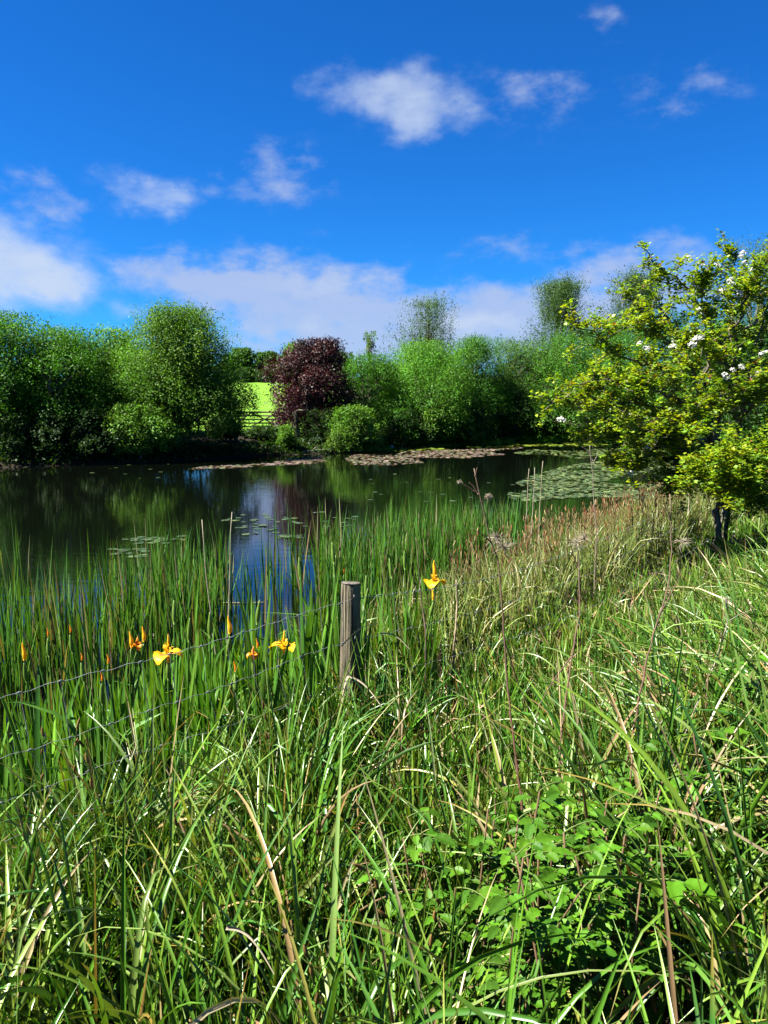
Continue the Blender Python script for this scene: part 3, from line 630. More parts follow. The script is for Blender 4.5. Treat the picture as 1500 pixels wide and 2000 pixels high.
# ------------------------------------------------------------------ fence post and wire
def build_post():
    Y = 4.0; top = at(688, 1140, Y); zb = gz(top[0], Y); h = top[2] - zb
    t = thing('fence_post', 'weathered round wooden fence post standing among the irises', 'post', (top[0] - .02, Y, zb))
    m = MB(); g = np.random.default_rng(3); n = 22; S = 20
    z = np.linspace(-.3, h, n); a = np.linspace(0, 2 * pi, S, endpoint=False)
    rad = .053 + .003 * np.sin(z * 6)[:, None] + .0018 * np.sin(a * 5 + 1)[None] + .0014 * np.sin(a * 9)[None] + g.normal(0, .0006, (n, S))
    rad[-1] *= .95
    A = a[None] + .15 * np.sin(z * 2)[:, None]
    V = np.stack([np.cos(A) * rad + .012 * z[:, None] / h, np.sin(A) * rad, np.repeat(z[:, None], S, 1)], -1)
    V[-1, :, 2] += .006 * np.cos(a + 2) + g.normal(0, .0015, S)
    i = (np.arange(n - 1) * S)[:, None]; j = np.arange(S)[None]
    m.add(V, np.stack([i + j, i + (j + 1) % S, i + S + (j + 1) % S, i + S + j], -1))
    M_POST = noise_material('weathered_post', (.010, .008, .006), (.155, .135, .09), 6, .92, .1, (11, 11, .45), 1.0)
    obj('shaft', m.mesh('shaft', True), M_POST, t)
    m = MB(); rr = np.array([.051, .047, .03, .012]); V = np.stack([np.cos(a)[None] * rr[:, None] + .012, np.sin(a)[None] * rr[:, None], h + .0035 + np.array([0, .004, .002, .003])[:, None] + 0 * a[None] + .006 * np.cos(a + 2)[None] * (rr / .053)[:, None]], -1)
    i = (np.arange(3) * S)[:, None]; f = np.stack([i + j, i + (j + 1) % S, i + S + (j + 1) % S, i + S + j], -1).reshape(-1, 4)
    f = np.concatenate([f, [[60, 60 + q, 60 + q + 1, 60 + q + 2] for q in range(1, S - 2, 2)]]); m.add(V, f)
    obj('end_grain', m, noise_material('post_end_grain', (.035, .03, .024), (.12, .11, .09), 45, .95, .1), t)
    for px, py in ((692, 1166), (694, 1247)):
        q = at(px, py, Y - .056); m = MB(); c = q - np.array(t.location)
        tube(m, bezier(c + [0, .02, .012], c + [-.004, -.016, 0], c + [0, .02, -.012], 7), .0018, 6); obj('staple', m, M_WIRE, t)
build_post()

WIRES = [  # each line wire as picture points with their distance
    [(-160, 1420, 2.2), (0, 1362, 2.5), (110, 1330, 2.66), (240, 1299, 2.83), (385, 1262, 3.14), (500, 1226, 3.42), (600, 1194, 3.72), (672, 1174, 3.92), (706, 1166, 4.0), (850, 1149, 4.7), (940, 1133, 5.3), (1030, 1108, 5.9), (1110, 1080, 6.7), (1200, 1042, 7.6), (1290, 1002, 8.6), (1390, 965, 9.8)],
    [(-160, 1530, 2.2), (0, 1479, 2.47), (100, 1450, 2.62), (190, 1420, 2.75), (290, 1385, 2.9), (400, 1352, 3.15), (500, 1316, 3.42), (600, 1276, 3.72), (672, 1254, 3.92), (706, 1246, 4.0), (833, 1219, 4.6), (910, 1199, 5.0), (985, 1180, 5.45), (1076, 1150, 6.05), (1150, 1120, 6.75), (1250, 1068, 7.6), (1340, 1020, 8.5), (1430, 985, 9.6)],
    [(-160, 1608, 2.2), (0, 1568, 2.45), (110, 1530, 2.6), (230, 1482, 2.76), (400, 1430, 3.12), (540, 1385, 3.5), (672, 1335, 3.92), (720, 1322, 4.0), (860, 1288, 4.55), (940, 1262, 4.95), (1020, 1240, 5.35), (1120, 1200, 5.95), (1200, 1165, 6.7), (1300, 1108, 7.55), (1390, 1050, 8.4)],
    [(-160, 1690, 2.2), (0, 1645, 2.44), (120, 1600, 2.6), (400, 1500, 3.12), (672, 1400, 3.92), (730, 1385, 4.0), (880, 1345, 4.5), (1060, 1290, 5.3), (1240, 1220, 6.6), (1430, 1090, 8.3)]]
def build_fence():
    lines = []
    for w in WIRES:
        P = np.array([at(a, b, c) for a, b, c in w]); P[:, 2] = np.maximum(P[:, 2], ground_z(P[:, 0], P[:, 1]) + .03)
        lines.append(P)
    base = lines[0][8].copy(); base[2] = gz(base[0], base[1])
    t = thing('wire_fence', 'sagging galvanised wire stock fence strung past the wooden post', 'fence', base)
    dense = []
    for k, P in enumerate(lines):
        s = np.concatenate([[0], np.cumsum(np.linalg.norm(np.diff(P, axis=0), axis=1))]); u = np.arange(0, s[-1], .03)
        # smooth through the picture points
        D = np.stack([np.interp(u, s, P[:, q]) for q in range(3)], -1)
        ker = np.hanning(9); ker /= ker.sum()
        D = np.stack([np.convolve(np.pad(D[:, q], 4, 'edge'), ker, 'valid') for q in range(3)], -1)
        u2 = u / s[-1]; D[:, 2] += .004 * np.sin(u * 42) - .004
        m = MB(); tube(m, D - base, 0.00095 if k else .0012, 6, caps=False); obj('line_wire', m, M_WIRE, t)
        sa = np.concatenate([[0], np.cumsum(np.linalg.norm(np.diff(D, axis=0), axis=1))])
        dense.append((sa - sa[np.argmin(np.abs(D[:, 1] - 4.0))], D))          # metres along the wire from the post
    g = np.random.default_rng(8); top = dense[0][0]
    for sv in np.arange(top[0] + .05, top[-1] - .05, .155):
        sv = sv + g.normal(0, .006)
        if sv > min(d[0][-1] for d in dense) - .5: break
        pts = [np.array([np.interp(sv + i * (.02 if sv < 0 else .045 + .045 * sv), d[0], d[1][:, c]) for c in range(3)]) for i, d in enumerate(dense)]
        path = np.concatenate([np.linspace(pts[i], pts[i + 1], 5)[:-1] for i in range(3)] + [pts[3][None]])
        path[1:-1] += g.normal(0, .002, path[1:-1].shape)
        m = MB(); tube(m, path - base, .0010, 5, caps=False)
        for p in pts[:3]:
            tube(m, np.array([p - [.008, .008, .0], p + [.0, .0, .004], p + [.008, .008, -.002]]) - base, .0028, 6)
        obj('stay_wire', m, M_WIRE, t)
build_fence()

# ------------------------------------------------------------------ yellow irises
IRIS_G = [(.085, .235, .02), (.11, .28, .024), (.14, .31, .03), (.055, .17, .016)]
def iris_leaves(mb, r, n=7, h=.85):
    b = np.stack([r.normal(0, .03, n), r.normal(0, .02, n), np.full(n, -.05)], -1)
    a0 = r.uniform(0, 6.28); az = np.where(r.uniform(0, 1, n) < .5, a0, a0 + pi) + r.normal(0, .25, n)
    L_ = h * r.uniform(.65, 1.1, n); c = pal(n, IRIS_G, .16, r)
    kp = r.uniform(.6, .9, n); ka = np.where(r.uniform(0, 1, n) < .12, r.uniform(.8, 1.8, n), 0)
    tip = (pal(n, [(.25, .19, .06)], .2, r), np.where(r.uniform(0, 1, n) < .2, .9, 1.5))
    blades(mb, b, az, np.abs(r.normal(.06, .08, n)), r.normal(.12, .12, n), L_, r.uniform(.02, .036, n), c * [.9, .85, .8], c, 12, (kp, ka), .12, tip, True, r.normal(0, .5, n))
def petal(mb, base, out, up, L_, W_, droop, col, r, cup=.25, rows=7, cols=5):
    """a broad petal: rises a little and arches over"""
    s = np.linspace(0, 1, rows); u = np.linspace(-1, 1, cols)
    th = .9 - droop * s**1.1; o = np.concatenate([[0], np.cumsum(np.cos(th[:-1]))]) * L_ / (rows - 1); z = np.concatenate([[0], np.cumsum(np.sin(th[:-1]))]) * L_ / (rows - 1)
    side = np.cross(up, out); w = W_ * np.clip(np.sin(pi * (.12 + .83 * s**1.15)), .06, 1) * .5
    P = base + o[:, None, None] * out + z[:, None, None] * up + (u[None] * w[:, None])[..., None] * side + ((u[None]**2 - .5) * w[:, None] * cup + r.normal(0, .0018, (rows, cols)))[..., None] * up
    i = (np.arange(rows - 1) * cols)[:, None] + np.arange(cols - 1)[None]
    c = np.array(col)[None, None] * np.exp(r.normal(0, .06, (rows, cols, 1))); c = c * (1 - .35 * np.exp(-((s - .3) / .12)**2)[:, None, None] * (np.abs(u) < .6)[None, :, None] * np.array([.3, .6, 1]))
    mb.add(P, np.stack([i, i + 1, i + cols + 1, i + cols], -1), c.reshape(-1, 3))
YEL, ORA = (.78, .47, .012), (.70, .27, .01)
def flower(r, kind, sc=1.0):
    m = MB(); up = np.array([0, 0, 1.0]); a0 = r.uniform(0, 6.28) if kind != 'open' else -1.9
    if kind in ('open', 'half'):
        for k in range(3):
            a = a0 + k * 2.094 + r.normal(0, .12); o = np.array([cos(a), sin(a), 0])
            petal(m, np.zeros(3), o, up, .078 * sc, .066 * sc, 3.0 if kind == 'open' else 2.2, YEL, r, .35)
            o2 = np.array([cos(a + 1.047), sin(a + 1.047), 0]); petal(m, np.zeros(3), norm(o2 + up * 1.6), norm(up - o2 * .3), .042 * sc, .016 * sc, .5, YEL, r)
            petal(m, np.array([0, 0, .004]), norm(o + up * .8), norm(up - o * .5), .045 * sc, .022 * sc, 1.4, (.8, .5, .03), r)
        tube(m, [(0, 0, -.03), (0, 0, 0), (.003, 0, .05 * sc), (.004, 0, .085 * sc)], [.006, .007, .006, .001], 6, YEL)
    elif kind == 'wilt':
        for k in range(4):
            a = a0 + k * 1.57; o = np.array([cos(a), sin(a), 0]); petal(m, np.zeros(3), o, up, .05 * sc, .026 * sc, 3.4, ORA, r, .6)
        tube(m, [(0, 0, -.02), (0, 0, 0.02), (.004, 0, .045)], [.006, .008, .002], 6, ORA)
    else:        # rolled bud
        z = np.linspace(0, .085 * sc, 8); k = 1.0 if kind == 'bud' else .62; tube(m, np.stack([.004 * np.sin(z * 60), 0 * z, z * k], -1), np.array([.004, .008, .0105, .010, .0075, .0055, .003, .0008]) * sc * k, 8, YEL if kind == 'bud' else ORA)
    return m
def iris(px, py, Y, kind, label, seed, group=None, sc=1.0, extra=()):
    """flower head at the given point; plant stands below it"""
    r = np.random.default_rng(seed); P = at(px, py, Y); lean = r.normal(0, .05, 2)
    bx, by = P[0] - lean[0], P[1] - lean[1]; zb = min(gz(bx, by), .4); t = thing('yellow_iris', label, 'iris', (bx, by, zb), 0, group)
    H = P[2] - zb; top = np.array([lean[0], lean[1], H])
    m = MB(); iris_leaves(m, r, 7, H * r.uniform(.8, 1.0)); obj('leaves', m, M_REED, t)
    off = .03 if kind != 'green' else 0
    m = MB(); pts = bezier((0, 0, -.05), (lean[0] * .3, lean[1] * .3, H * .6), top - [0, 0, off], 9); tube(m, pts, np.linspace(.007, .0045, 9), 7, (.09, .22, .03)); stem = obj('stem', m, M_REED, t)
    m = MB(); d = norm(pts[-1] - pts[-2]); s0 = pts[-1] - d * .08; zz = np.linspace(0, 1, 7)[:, None]
    tube(m, s0 + d * zz * (.10 if kind != 'green' else .13), [.005, .0095, .012, .012, .0095, .006, .0015], 8, (.17, .30, .04)); obj('bud_sheath', m, M_REED, stem)
    if kind != 'green':
        o = obj('flower', flower(r, kind, sc), M_PETAL, stem, top)
    for k, (dx, dz, kd) in enumerate(extra):
        q = top + [dx, r.normal(0, .01), dz]; m = MB(); tube(m, bezier(pts[5], lerp(pts[5], q, .6) + [dx * .4, 0, -.02], q - [0, 0, .01], 6), np.linspace(.005, .004, 6), 6, (.12, .25, .03)); st2 = obj('stem', m, M_REED, t)
        obj('flower', flower(r, kd, sc * .9), M_PETAL, st2, q)
IR = [(328, 1283, 3.45, 'open', 'iris with one wide open yellow flower just behind the top fence wire', 1.25, ()),
      (268, 1262, 3.6, 'wilt', 'iris with a split orange yellow bud forking beside the wide open flower', 1.0, ((-.025, .0, 'bud'), (.03, .02, 'bud'))),
      (448, 1238, 3.6, 'bud', 'iris with one fat yellow bud touching the top wire left of the post', 1.05, ()),
      (494, 1280, 3.65, 'wilt', 'iris with a wilted orange flower between the fat bud and the two lobed flower', 1.0, ((.02, .035, 'orange'),)),
      (554, 1268, 3.75, 'half', 'iris with a ruffled yellow flower half hidden by a dark leaf near the post', 1.15, ()),
      (459, 1312, 3.55, 'orange', 'iris with a low narrow orange bud under the fat yellow bud', 1.0, ()),
      (848, 1140, 4.9, 'open', 'iris with a tall ragged yellow flower right of the fence post', 1.35, ((.0, .05, 'bud'),)),
      (671, 1120, 4.5, 'orange', 'iris with a small orange bud tip just above the fence post', .9, ()),
      (47, 1290, 3.5, 'bud', 'iris with a slim yellow bud nearest the left edge of the bed', 1.0, ()),
      (93, 1243, 3.9, 'orange', 'iris with a tiny orange bud left of the three small buds', .8, ()),
      (137, 1236, 3.9, 'orange', 'iris with a tiny orange bud among tall reeds in the left bed', .8, ()),
      (159, 1290, 3.5, 'orange', 'iris with a tiny orange bud above a swollen green sheath', .7, ()),
      (211, 1296, 3.5, 'orange', 'iris with a thin orange bud left of the forked bud', .85, ()),
      (198, 1330, 3.2, 'orange', 'iris with an orange bud point low by the top wire', .7, ()),
      (845, 1172, 4.7, 'bud', 'iris with a yellow bud splitting its sheath beneath the tall ragged flower', .9, ())]
for k, (px, py, Y, kind, lab, sc, ex) in enumerate(IR): iris(px, py, Y, kind, lab, 200 + k, None, sc, ex)
for k, (px, py, Y) in enumerate([(585, 1105, 4.4), (650, 1075, 4.5), (655, 1100, 4.6), (762, 1105, 4.9), (715, 1140, 4.5), (790, 1090, 5.2), (716, 1165, 4.4), (410, 1215, 3.7), (505, 1190, 3.9), (370, 1225, 3.9), (340, 1190, 4.1)]):
    iris(px, py, Y, 'green', 'yellow flag iris with only a closed green bud in the iris bed', 260 + k, 'irises in green bud')
r = np.random.default_rng(77); cnt = 0
for k in range(900):
    u = r.uniform(-.02, 1.0); c = lerp(np.array([-1.75, 2.7]), np.array([.75, 6.0]), u) + np.array([-.78, .62]) * r.uniform(.02, 1.5) + r.normal(0, .08, 2)
    if cnt >= 235: break
    if u > .72 and r.uniform() < .3: continue
    cnt += 1
    t = thing('yellow_iris', 'flowerless yellow flag iris fan in the bed behind the wire fence', 'iris', (c[0], c[1], min(gz(*c), .4)), 0, 'flowerless iris fans')
    m = MB(); iris_leaves(m, r, int(r.integers(5, 9)), r.uniform(.55, .9)); obj('leaves', m, M_REED, t)
# one bold iris left of the post
for k, (px, py, Y, lab) in enumerate([(605, 1140, 3.8, 'iris fan with broad upright dark leaves close left of the fence post'), (508, 1120, 3.75, 'iris fan with one very tall pointed leaf left of the post')]):
    r = np.random.default_rng(90 + k); P = at(px, py, Y); t = thing('yellow_iris', lab, 'iris', (P[0], Y, gz(P[0], Y)))
    m = MB(); iris_leaves(m, r, 6, P[2] - gz(P[0], Y) + .05); obj('leaves', m, M_REED, t)

# ------------------------------------------------------------------ reeds in the water
REED_G = [(.06, .185, .022), (.085, .23, .026), (.11, .26, .03), (.04, .13, .018)]
def reed_fan(mb, r, n, h, spread=.05, thin=1.0):
    b = np.stack([r.normal(0, spread, n), r.normal(0, spread, n), np.full(n, -.25)], -1)
    c = pal(n, REED_G + ([(.22, .20, .10)] if r.uniform() < .3 else []), .18, r)
    blades(mb, b, r.uniform(0, 6.28, n), np.abs(r.normal(.0, .07, n)), np.abs(r.normal(.1, .13, n)), (h + .25) * r.uniform(.6, 1.05, n), thin * r.uniform(.014, .027, n), c * [1.0, .9, .9], c, 8, None, .2, None, True, r.normal(0, .6, n))
def reed_area(n, r, dens=True):
    """points of the reed belt in the shallows"""
    pts = []
    while len(pts) < n:
        u = r.uniform(0, 1) ; c = lerp(np.array([-3.7, 5.6]), np.array([2.4, 14.2]), u) ; w = r.normal(0, 1)
        p = c + np.array([-.8, .6]) * (abs(w) * (1.3 - .6 * u) - .6) + r.normal(0, .3, 2)
        k = np.sin(p[0] * 3.1 + 1) * np.sin(p[1] * 2.7) + .5 * np.sin(p[0] * 7 + p[1] * 5)
        if dens and k < r.uniform(-1.1, .6): continue
        if shore(p[0], p[1]) > .1: continue
        if abs(p[0] / p[1] + .15) < .065 and r.uniform() < .88: continue      # open water with the sky in it
        pts.append(p)
    return np.array(pts)
def build_reeds():
    r = np.random.default_rng(21)
    protos = []
    for k in range(14):
        m = MB(); reed_fan(m, r, int(r.integers(4, 8)), r.uniform(1.0, 1.35)); me = m.mesh('reed_plant'); me.materials.append(M_REED); protos.append(me)
    P = reed_area(150, r)
    for k, p in enumerate(P):
        o = obj('reed_plant', protos[k % 14], None, None, (p[0], p[1], 0)); o.rotation_euler = (0, 0, r.uniform(0, 6.28)); s = r.uniform(.75, 1.1) * (1.0 - .25 * sstep(p[1], 8, 14)); o.scale = (1, 1, s)
        tag(o, 'tuft of tall narrow green reed leaves standing in the shallow water', 'reed', 'reed tufts in the shallows')
    P = reed_area(310, r); m = MB()
    for p in P:
        q = MB(); reed_fan(q, r, int(r.integers(4, 9)), r.uniform(.65, 1.15) * (1 - .2 * sstep(p[1], 8, 14)), .06, .85); m.add(np.concatenate(q.v) + [p[0], p[1], 0], np.concatenate(q.f), np.concatenate(q.c))
    n = 2400; P = reed_area(n, r, False); b = np.concatenate([P, np.full((n, 1), -.1)], 1)
    c = pal(n, REED_G + [(.2, .17, .09)], .2, r)
    blades(m, b, r.uniform(0, 6.28, n), np.abs(r.normal(0, .12, n)), r.normal(.1, .2, n), r.uniform(.3, .85, n), r.uniform(.009, .017, n), c, c, 6, None, .2)
    tag(obj('reeds', m, M_REED), 'lower mass of reeds filling the shallows around the taller tufts', 'reeds', kind='stuff')
    # pale dead reed stems
    for px, y0, y1, Y, lab in [(1033, 915, 1020, 11.5, 'leftmost of the three pale dead reed stems standing against the lily raft'), (1045, 912, 1020, 11.6, 'middle of the three pale dead reed stems standing against the lily raft'),
                               (1060, 900, 1015, 11.7, 'rightmost of the three pale dead reed stems standing against the lily raft'), (393, 1015, 1230, 6.6, 'pale dead reed stem among the green reeds left of the sky reflection'),
                               (453, 1000, 1200, 6.8, 'pale dead reed stem beside the left edge of the sky reflection'), (1352, 895, 975, 10.0, 'thin pale stem topped by hawthorn leaves at the right bank')]:
        a, b = at(px, y0, Y), at(px - 6 if px != 393 else px + 22, y1, Y); b = b + (b - a) * .4; m = MB(); pts = wobble(np.linspace(b, a, 8), .004, px) - b
        tube(m, pts, np.linspace(.0075, .0035, 8), 6, (.42, .37, .26)); tag(obj('dead_reed_stem', m, M_DRY, None, b), lab, 'reed stem')
    a, b = at(378, 1096, 9.2), at(520, 1098, 9.2); m = MB(); tube(m, wobble(np.linspace((0, 0, .0), b - a, 9) * [1, 1, 0] + [0, 0, .012], .004, 2), np.linspace(.011, .006, 9), 6, (.34, .29, .19))
    tag(obj('dead_reed_stem', m, M_DRY, None, (a[0], a[1], .0)), 'dead brown stem floating flat on the water behind the left reeds', 'reed stem')
    for k, (px, py, rr, lab) in enumerate([(312, 1240, .075, 'pale round stone left in the little heap among the reeds'), (336, 1228, .08, 'topmost whitish stone of the little heap among the reeds'), (320, 1256, .06, 'lowest small stone of the little heap among the reeds'), (350, 1246, .07, 'pinkish stone right in the little heap among the reeds')]):
        v = direction(px, py); P = v * (-(EYE - .05) / v[2]); one_rock('stone', lab, (P[0], P[1], .03), rr, 20 + k)
build_reeds()

# ------------------------------------------------------------------ sedge bed with red brown spikes
def left_low(x, y):
    """1 on the open left part below the fence, 0 on the right"""
    return 1 - sstep(x / np.maximum(y, .3), -.16, .10)
def fence_side(x, y):
    """metres on the camera's side of the fence line"""
    return ((x + 1.25) * 1.55 - (y - 2.45) * 1.08) / 1.889
def sedge_bed():
    r = np.random.default_rng(31); n = 30000
    u = r.uniform(0, 1, n)**.85
    a = np.array([-.35, 5.0]); b = np.array([7.6, 18.0]); c = lerp(a[None], b[None], u[:, None]) + np.array([[.8, -.6]]) * r.uniform(-.7, 2.4, n)[:, None]
    sd = shore(c[:, 0], c[:, 1]); k = (sd > -.5) & (sd < 3.2) & (fence_side(c[:, 0], c[:, 1]) < -.12) & (r.uniform(0, 1, n) < 1.15 - .3 * np.abs(sd - .6)); c = c[k]; n = len(c)
    z = np.maximum(ground_z(c[:, 0], c[:, 1]), -.1)
    L_ = r.uniform(.35, .8, n); cols = pal(n, [(.15, .22, .035), (.19, .26, .045), (.24, .28, .08), (.33, .31, .13), (.10, .19, .03)], .18, r)
    m = MB(); ka = np.where(r.uniform(0, 1, n) < .25, r.uniform(.5, 1.8, n), 0)
    blades(m, np.stack([c[:, 0], c[:, 1], z], -1), r.uniform(0, 6.28, n), np.abs(r.normal(.05, .16, n)), np.abs(r.normal(.3, .35, n)), L_, r.uniform(.008, .014, n), cols * [.9, .95, .9], cols, 7, (r.uniform(.4, .85, n), ka), .25)
    tag(obj('sedge', m, M_GRASS), 'bed of yellow green sedge between the fence and the water', 'sedge', kind='stuff')
    n2 = 1700; i = r.choice(n, n2, replace=False); w = c[i]; keep = r.uniform(0, 1, n2) < sstep(w[:, 1], 5.5, 8.5) * (1 - .72 * sstep(w[:, 1], 9, 14)); w = w[keep]; zz = z[i][keep]; n2 = len(w)
    m = MB(); H = r.uniform(.55, .92, n2)
    for q in range(n2):
        b0 = np.array([w[q, 0], w[q, 1], zz[q]]); tp = b0 + [r.normal(0, .06), r.normal(0, .06), H[q]]
        tube(m, np.stack([b0, (b0 + tp) / 2, tp]), [.003, .0025, .002], 4, (.22, .16, .06), False)
        for e in range(int(r.integers(1, 4))):
            p = tp - [r.normal(0, .012), r.normal(0, .012), e * .075]; d = np.array([r.normal(0, .015), r.normal(0, .015), .045 + r.uniform(0, .03)])
            tube(m, np.stack([p, p + d * .3, p + d * .75, p + d]), [.002, .0048, .0045, .001], 6, (np.array([.22, .075, .03]) if r.uniform() < .42 else np.array([.33, .24, .11])) * r.uniform(.5, 1.5), False)
    tag(obj('sedge_flower_heads', m, M_DRY), 'countless red brown flower spikes rising over the sedge bed', 'flower spikes', kind='stuff')
sedge_bed()

# ------------------------------------------------------------------ foreground grass
GR = [(.058, .175, .013), (.085, .23, .016), (.125, .275, .02), (.035, .125, .012), (.19, .31, .03), (.26, .36, .09), (.05, .17, .03), (.08, .215, .016), (.03, .10, .012)]
STRAW = [(.34, .26, .12), (.26, .19, .09), (.42, .36, .2)]
def grass_points(n, ymin, ymax, r, margin=.9):
    y = np.sqrt(r.uniform(ymin**2, ymax**2, n)); x = r.uniform(-(y * .52 + margin), y * .56 + margin + 1.3)
    sd = shore(x, y); return x, y, sd
def long_grass():
    r = np.random.default_rng(43); m = MB()
    # tussocks: leaves fountain from shared bases
    for lo, hi, nt, per, rows in ((.35, 3.2, 540, 24, 12), (3.2, 6.5, 720, 23, 9), (6.5, 12.5, 690, 24, 7)):
        x, y, sd = grass_points(nt * 2, lo, hi, r); fs = fence_side(x, y)
        k = (sd > .25) & (fs > -.15) & ((sd > 1.0) | (fs > .1)); x, y, fs = x[k][:nt], y[k][:nt], fs[k][:nt]; nt_ = len(x)
        ok = ~((((x - .46) / .42)**2 + ((y - 1.75) / .55)**2 < 1) & (r.uniform(0, 1, len(x)) < .72)); x, y, fs = x[ok], y[ok], fs[ok]; nt_ = len(x)
        hT = r.uniform(.6, 1.0, nt_) * lerp(.27 + .33 * left_low(x, y), 1.0, sstep(fs, .6, 2.4)); hT *= np.where(y < 1.3, .8, 1)
        hue = pal(nt_, GR, .12, r); ti = np.repeat(np.arange(nt_), per); n = len(ti)
        az = r.uniform(0, 6.28, n); rr = np.abs(r.normal(0, .05, n)); bx, by = x[ti] + np.cos(az) * rr, y[ti] + np.sin(az) * rr
        base = np.stack([bx, by, ground_z(bx, by) - .02], -1)
        L_ = hT[ti] * r.uniform(.55, 1.5, n); th0 = np.abs(r.normal(.12, .16, n)); bend = np.abs(r.normal(.9, .65, n)) * (L_ / .8)
        c = .5 * hue[ti] + .5 * pal(n, GR, .2, r); yl = sstep(y[ti], 3.5, 7)[:, None]; c = c * (1 + yl * np.array([.18, .08, .05])); dead = r.uniform(0, 1, n) < .085; c[dead] = pal(int(dead.sum()), STRAW, .2, r)
        ka = np.where(r.uniform(0, 1, n) < .13, r.uniform(.5, 1.7, n), 0)
        tip = (pal(n, [(.30, .20, .05), (.34, .27, .10)], .25, r), np.where(r.uniform(0, 1, n) < .22, r.uniform(.78, .95, n), 2))
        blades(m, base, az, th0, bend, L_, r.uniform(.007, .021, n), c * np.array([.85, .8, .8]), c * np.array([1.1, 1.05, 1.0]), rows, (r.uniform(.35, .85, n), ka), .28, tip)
    # tufts grown up round the foot of the post
    n = 260; q = np.array([-.17, 3.78]) + r.normal(0, 1, (n, 2)) * [.30, .12]; c = pal(n, GR + STRAW[:1], .2, r)
    blades(m, np.stack([q[:, 0], q[:, 1], ground_z(q[:, 0], q[:, 1]) - .02], -1), r.uniform(0, 6.28, n), np.abs(r.normal(.1, .15, n)), np.abs(r.normal(.6, .5, n)), r.uniform(.35, .72, n), r.uniform(.006, .013, n), c, c, 9, (r.uniform(.4, .85, n), np.where(r.uniform(0, 1, n) < .2, 1.2, 0)), .28)
    # broad long leaves arching over the rest
    n = 420; y = np.sqrt(r.uniform(.9, 22, n)); x = r.uniform(-1, 1, n) * (y * .52 + .5); fs = fence_side(x, y); k = (fs > .7) & (shore(x, y) > .3); x, y, fs = x[k], y[k], fs[k]; n = len(x)
    c = pal(n, [(.10, .22, .03), (.16, .27, .05), (.24, .32, .11), (.30, .36, .16), (.20, .30, .04), (.30, .30, .06)], .15, r)
    tip = (pal(n, [(.36, .26, .06), (.30, .20, .05)], .25, r), np.where(r.uniform(0, 1, n) < .35, r.uniform(.7, .95, n), 2))
    blades(m, np.stack([x, y, ground_z(x, y)], -1), r.uniform(0, 6.28, n), np.abs(r.normal(.2, .2, n)), np.abs(r.normal(1.3, .6, n)), r.uniform(.7, 1.15, n) * (.5 + .5 * sstep(fs, .6, 2.0)), r.uniform(.009, .0155, n), c * .95, c, 14,
           (r.uniform(.4, .8, n), np.where(r.uniform(0, 1, n) < .3, r.uniform(.5, 1.6, n), 0)), .2, tip, False, r.normal(0, .8, n))
    # single blades filling between
    for lo, hi, n0, rows in ((.35, 3.2, 4200, 9), (3.2, 6.5, 7200, 7), (6.5, 12.5, 6600, 6)):
        x, y, sd = grass_points(n0, lo, hi, r); fs = fence_side(x, y); k = (sd > .12) & ((fs > -.3) | ((x < .4) & (r.uniform(0, 1, n0) < .3))); x, y, sd, fs = x[k], y[k], sd[k], fs[k]; n = len(x)
        ok = ~((((x - .46) / .42)**2 + ((y - 1.75) / .55)**2 < 1) & (r.uniform(0, 1, n) < .7)); x, y, fs = x[ok], y[ok], fs[ok]; n = len(x)
        base = np.stack([x, y, ground_z(x, y) - .02], -1)
        L_ = r.uniform(.22, .8, n) * lerp(.30 + .30 * left_low(x, y), 1.0, sstep(fs, .5, 2.2)); c = pal(n, GR, .2, r); dead = r.uniform(0, 1, n) < .08; c[dead] = pal(int(dead.sum()), STRAW, .25, r)
        ka = np.where(r.uniform(0, 1, n) < .1, r.uniform(.5, 1.7, n), 0)
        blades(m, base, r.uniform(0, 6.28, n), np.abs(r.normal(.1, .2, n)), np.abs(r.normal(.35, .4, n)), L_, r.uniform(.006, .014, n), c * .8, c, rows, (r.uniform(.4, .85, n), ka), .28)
    tag(obj('long_grass', m, M_GRASS), 'long arching grass covering the near bank', 'grass', kind='stuff')
    # dead litter between the stems
    n = 4500; x, y, sd = grass_points(n, .4, 8, r); k = sd > 0; x, y = x[k], y[k]; n = len(x); c = pal(n, STRAW + [(.16, .10, .05)], .3, r)
    m = MB(); base = np.stack([x, y, ground_z(x, y) + r.uniform(0, .12, n)], -1)
    blades(m, base, r.uniform(0, 6.28, n), r.normal(1.25, .3, n), r.normal(.2, .3, n), r.uniform(.1, .45, n), r.uniform(.004, .009, n), c, c, 5, None, .2)
    tag(obj('dead_grass', m, M_DRY), 'dry straw lying between the grass stems', 'straw', kind='stuff')
long_grass()

# ------------------------------------------------------------------ leafy plants in the grass
def bramble_leaf():
    rows, cols = 9, 7; s = np.linspace(0, 1, rows); u = np.linspace(-1, 1, cols)
    w = .27 * np.power(np.sin(pi * np.clip(s, 0.0, 1)**.7), 1.0) + .004; V = []
    for i in range(rows):
        for j in range(cols):
            e = abs(u[j]); ser = 1 + (.2 if (i % 2 == 0) else -.1) * (e > .9)
            V.append((s[i] - .05 * e * (i % 2 == 1) * (e > .9), u[j] * w[i] * ser, .10 * e * w[i] / .27 - .12 * s[i]**2 + (.03 if i % 2 else -.03) * (0 < e) * np.sin(pi * s[i])))
    F_ = [(i * cols + j, i * cols + j + 1, (i + 1) * cols + j + 1, (i + 1) * cols + j) for i in range(rows - 1) for j in range(cols - 1)]
    return np.array(V), F_
BV, BF = bramble_leaf()
FORB = [(.075, .205, .010), (.10, .25, .012), (.055, .155, .010)]
M_FORB = leaf_material('soft_leaves', .5, .15, .3, (1.3, 1.1, .3), var=.25, vscale=60)
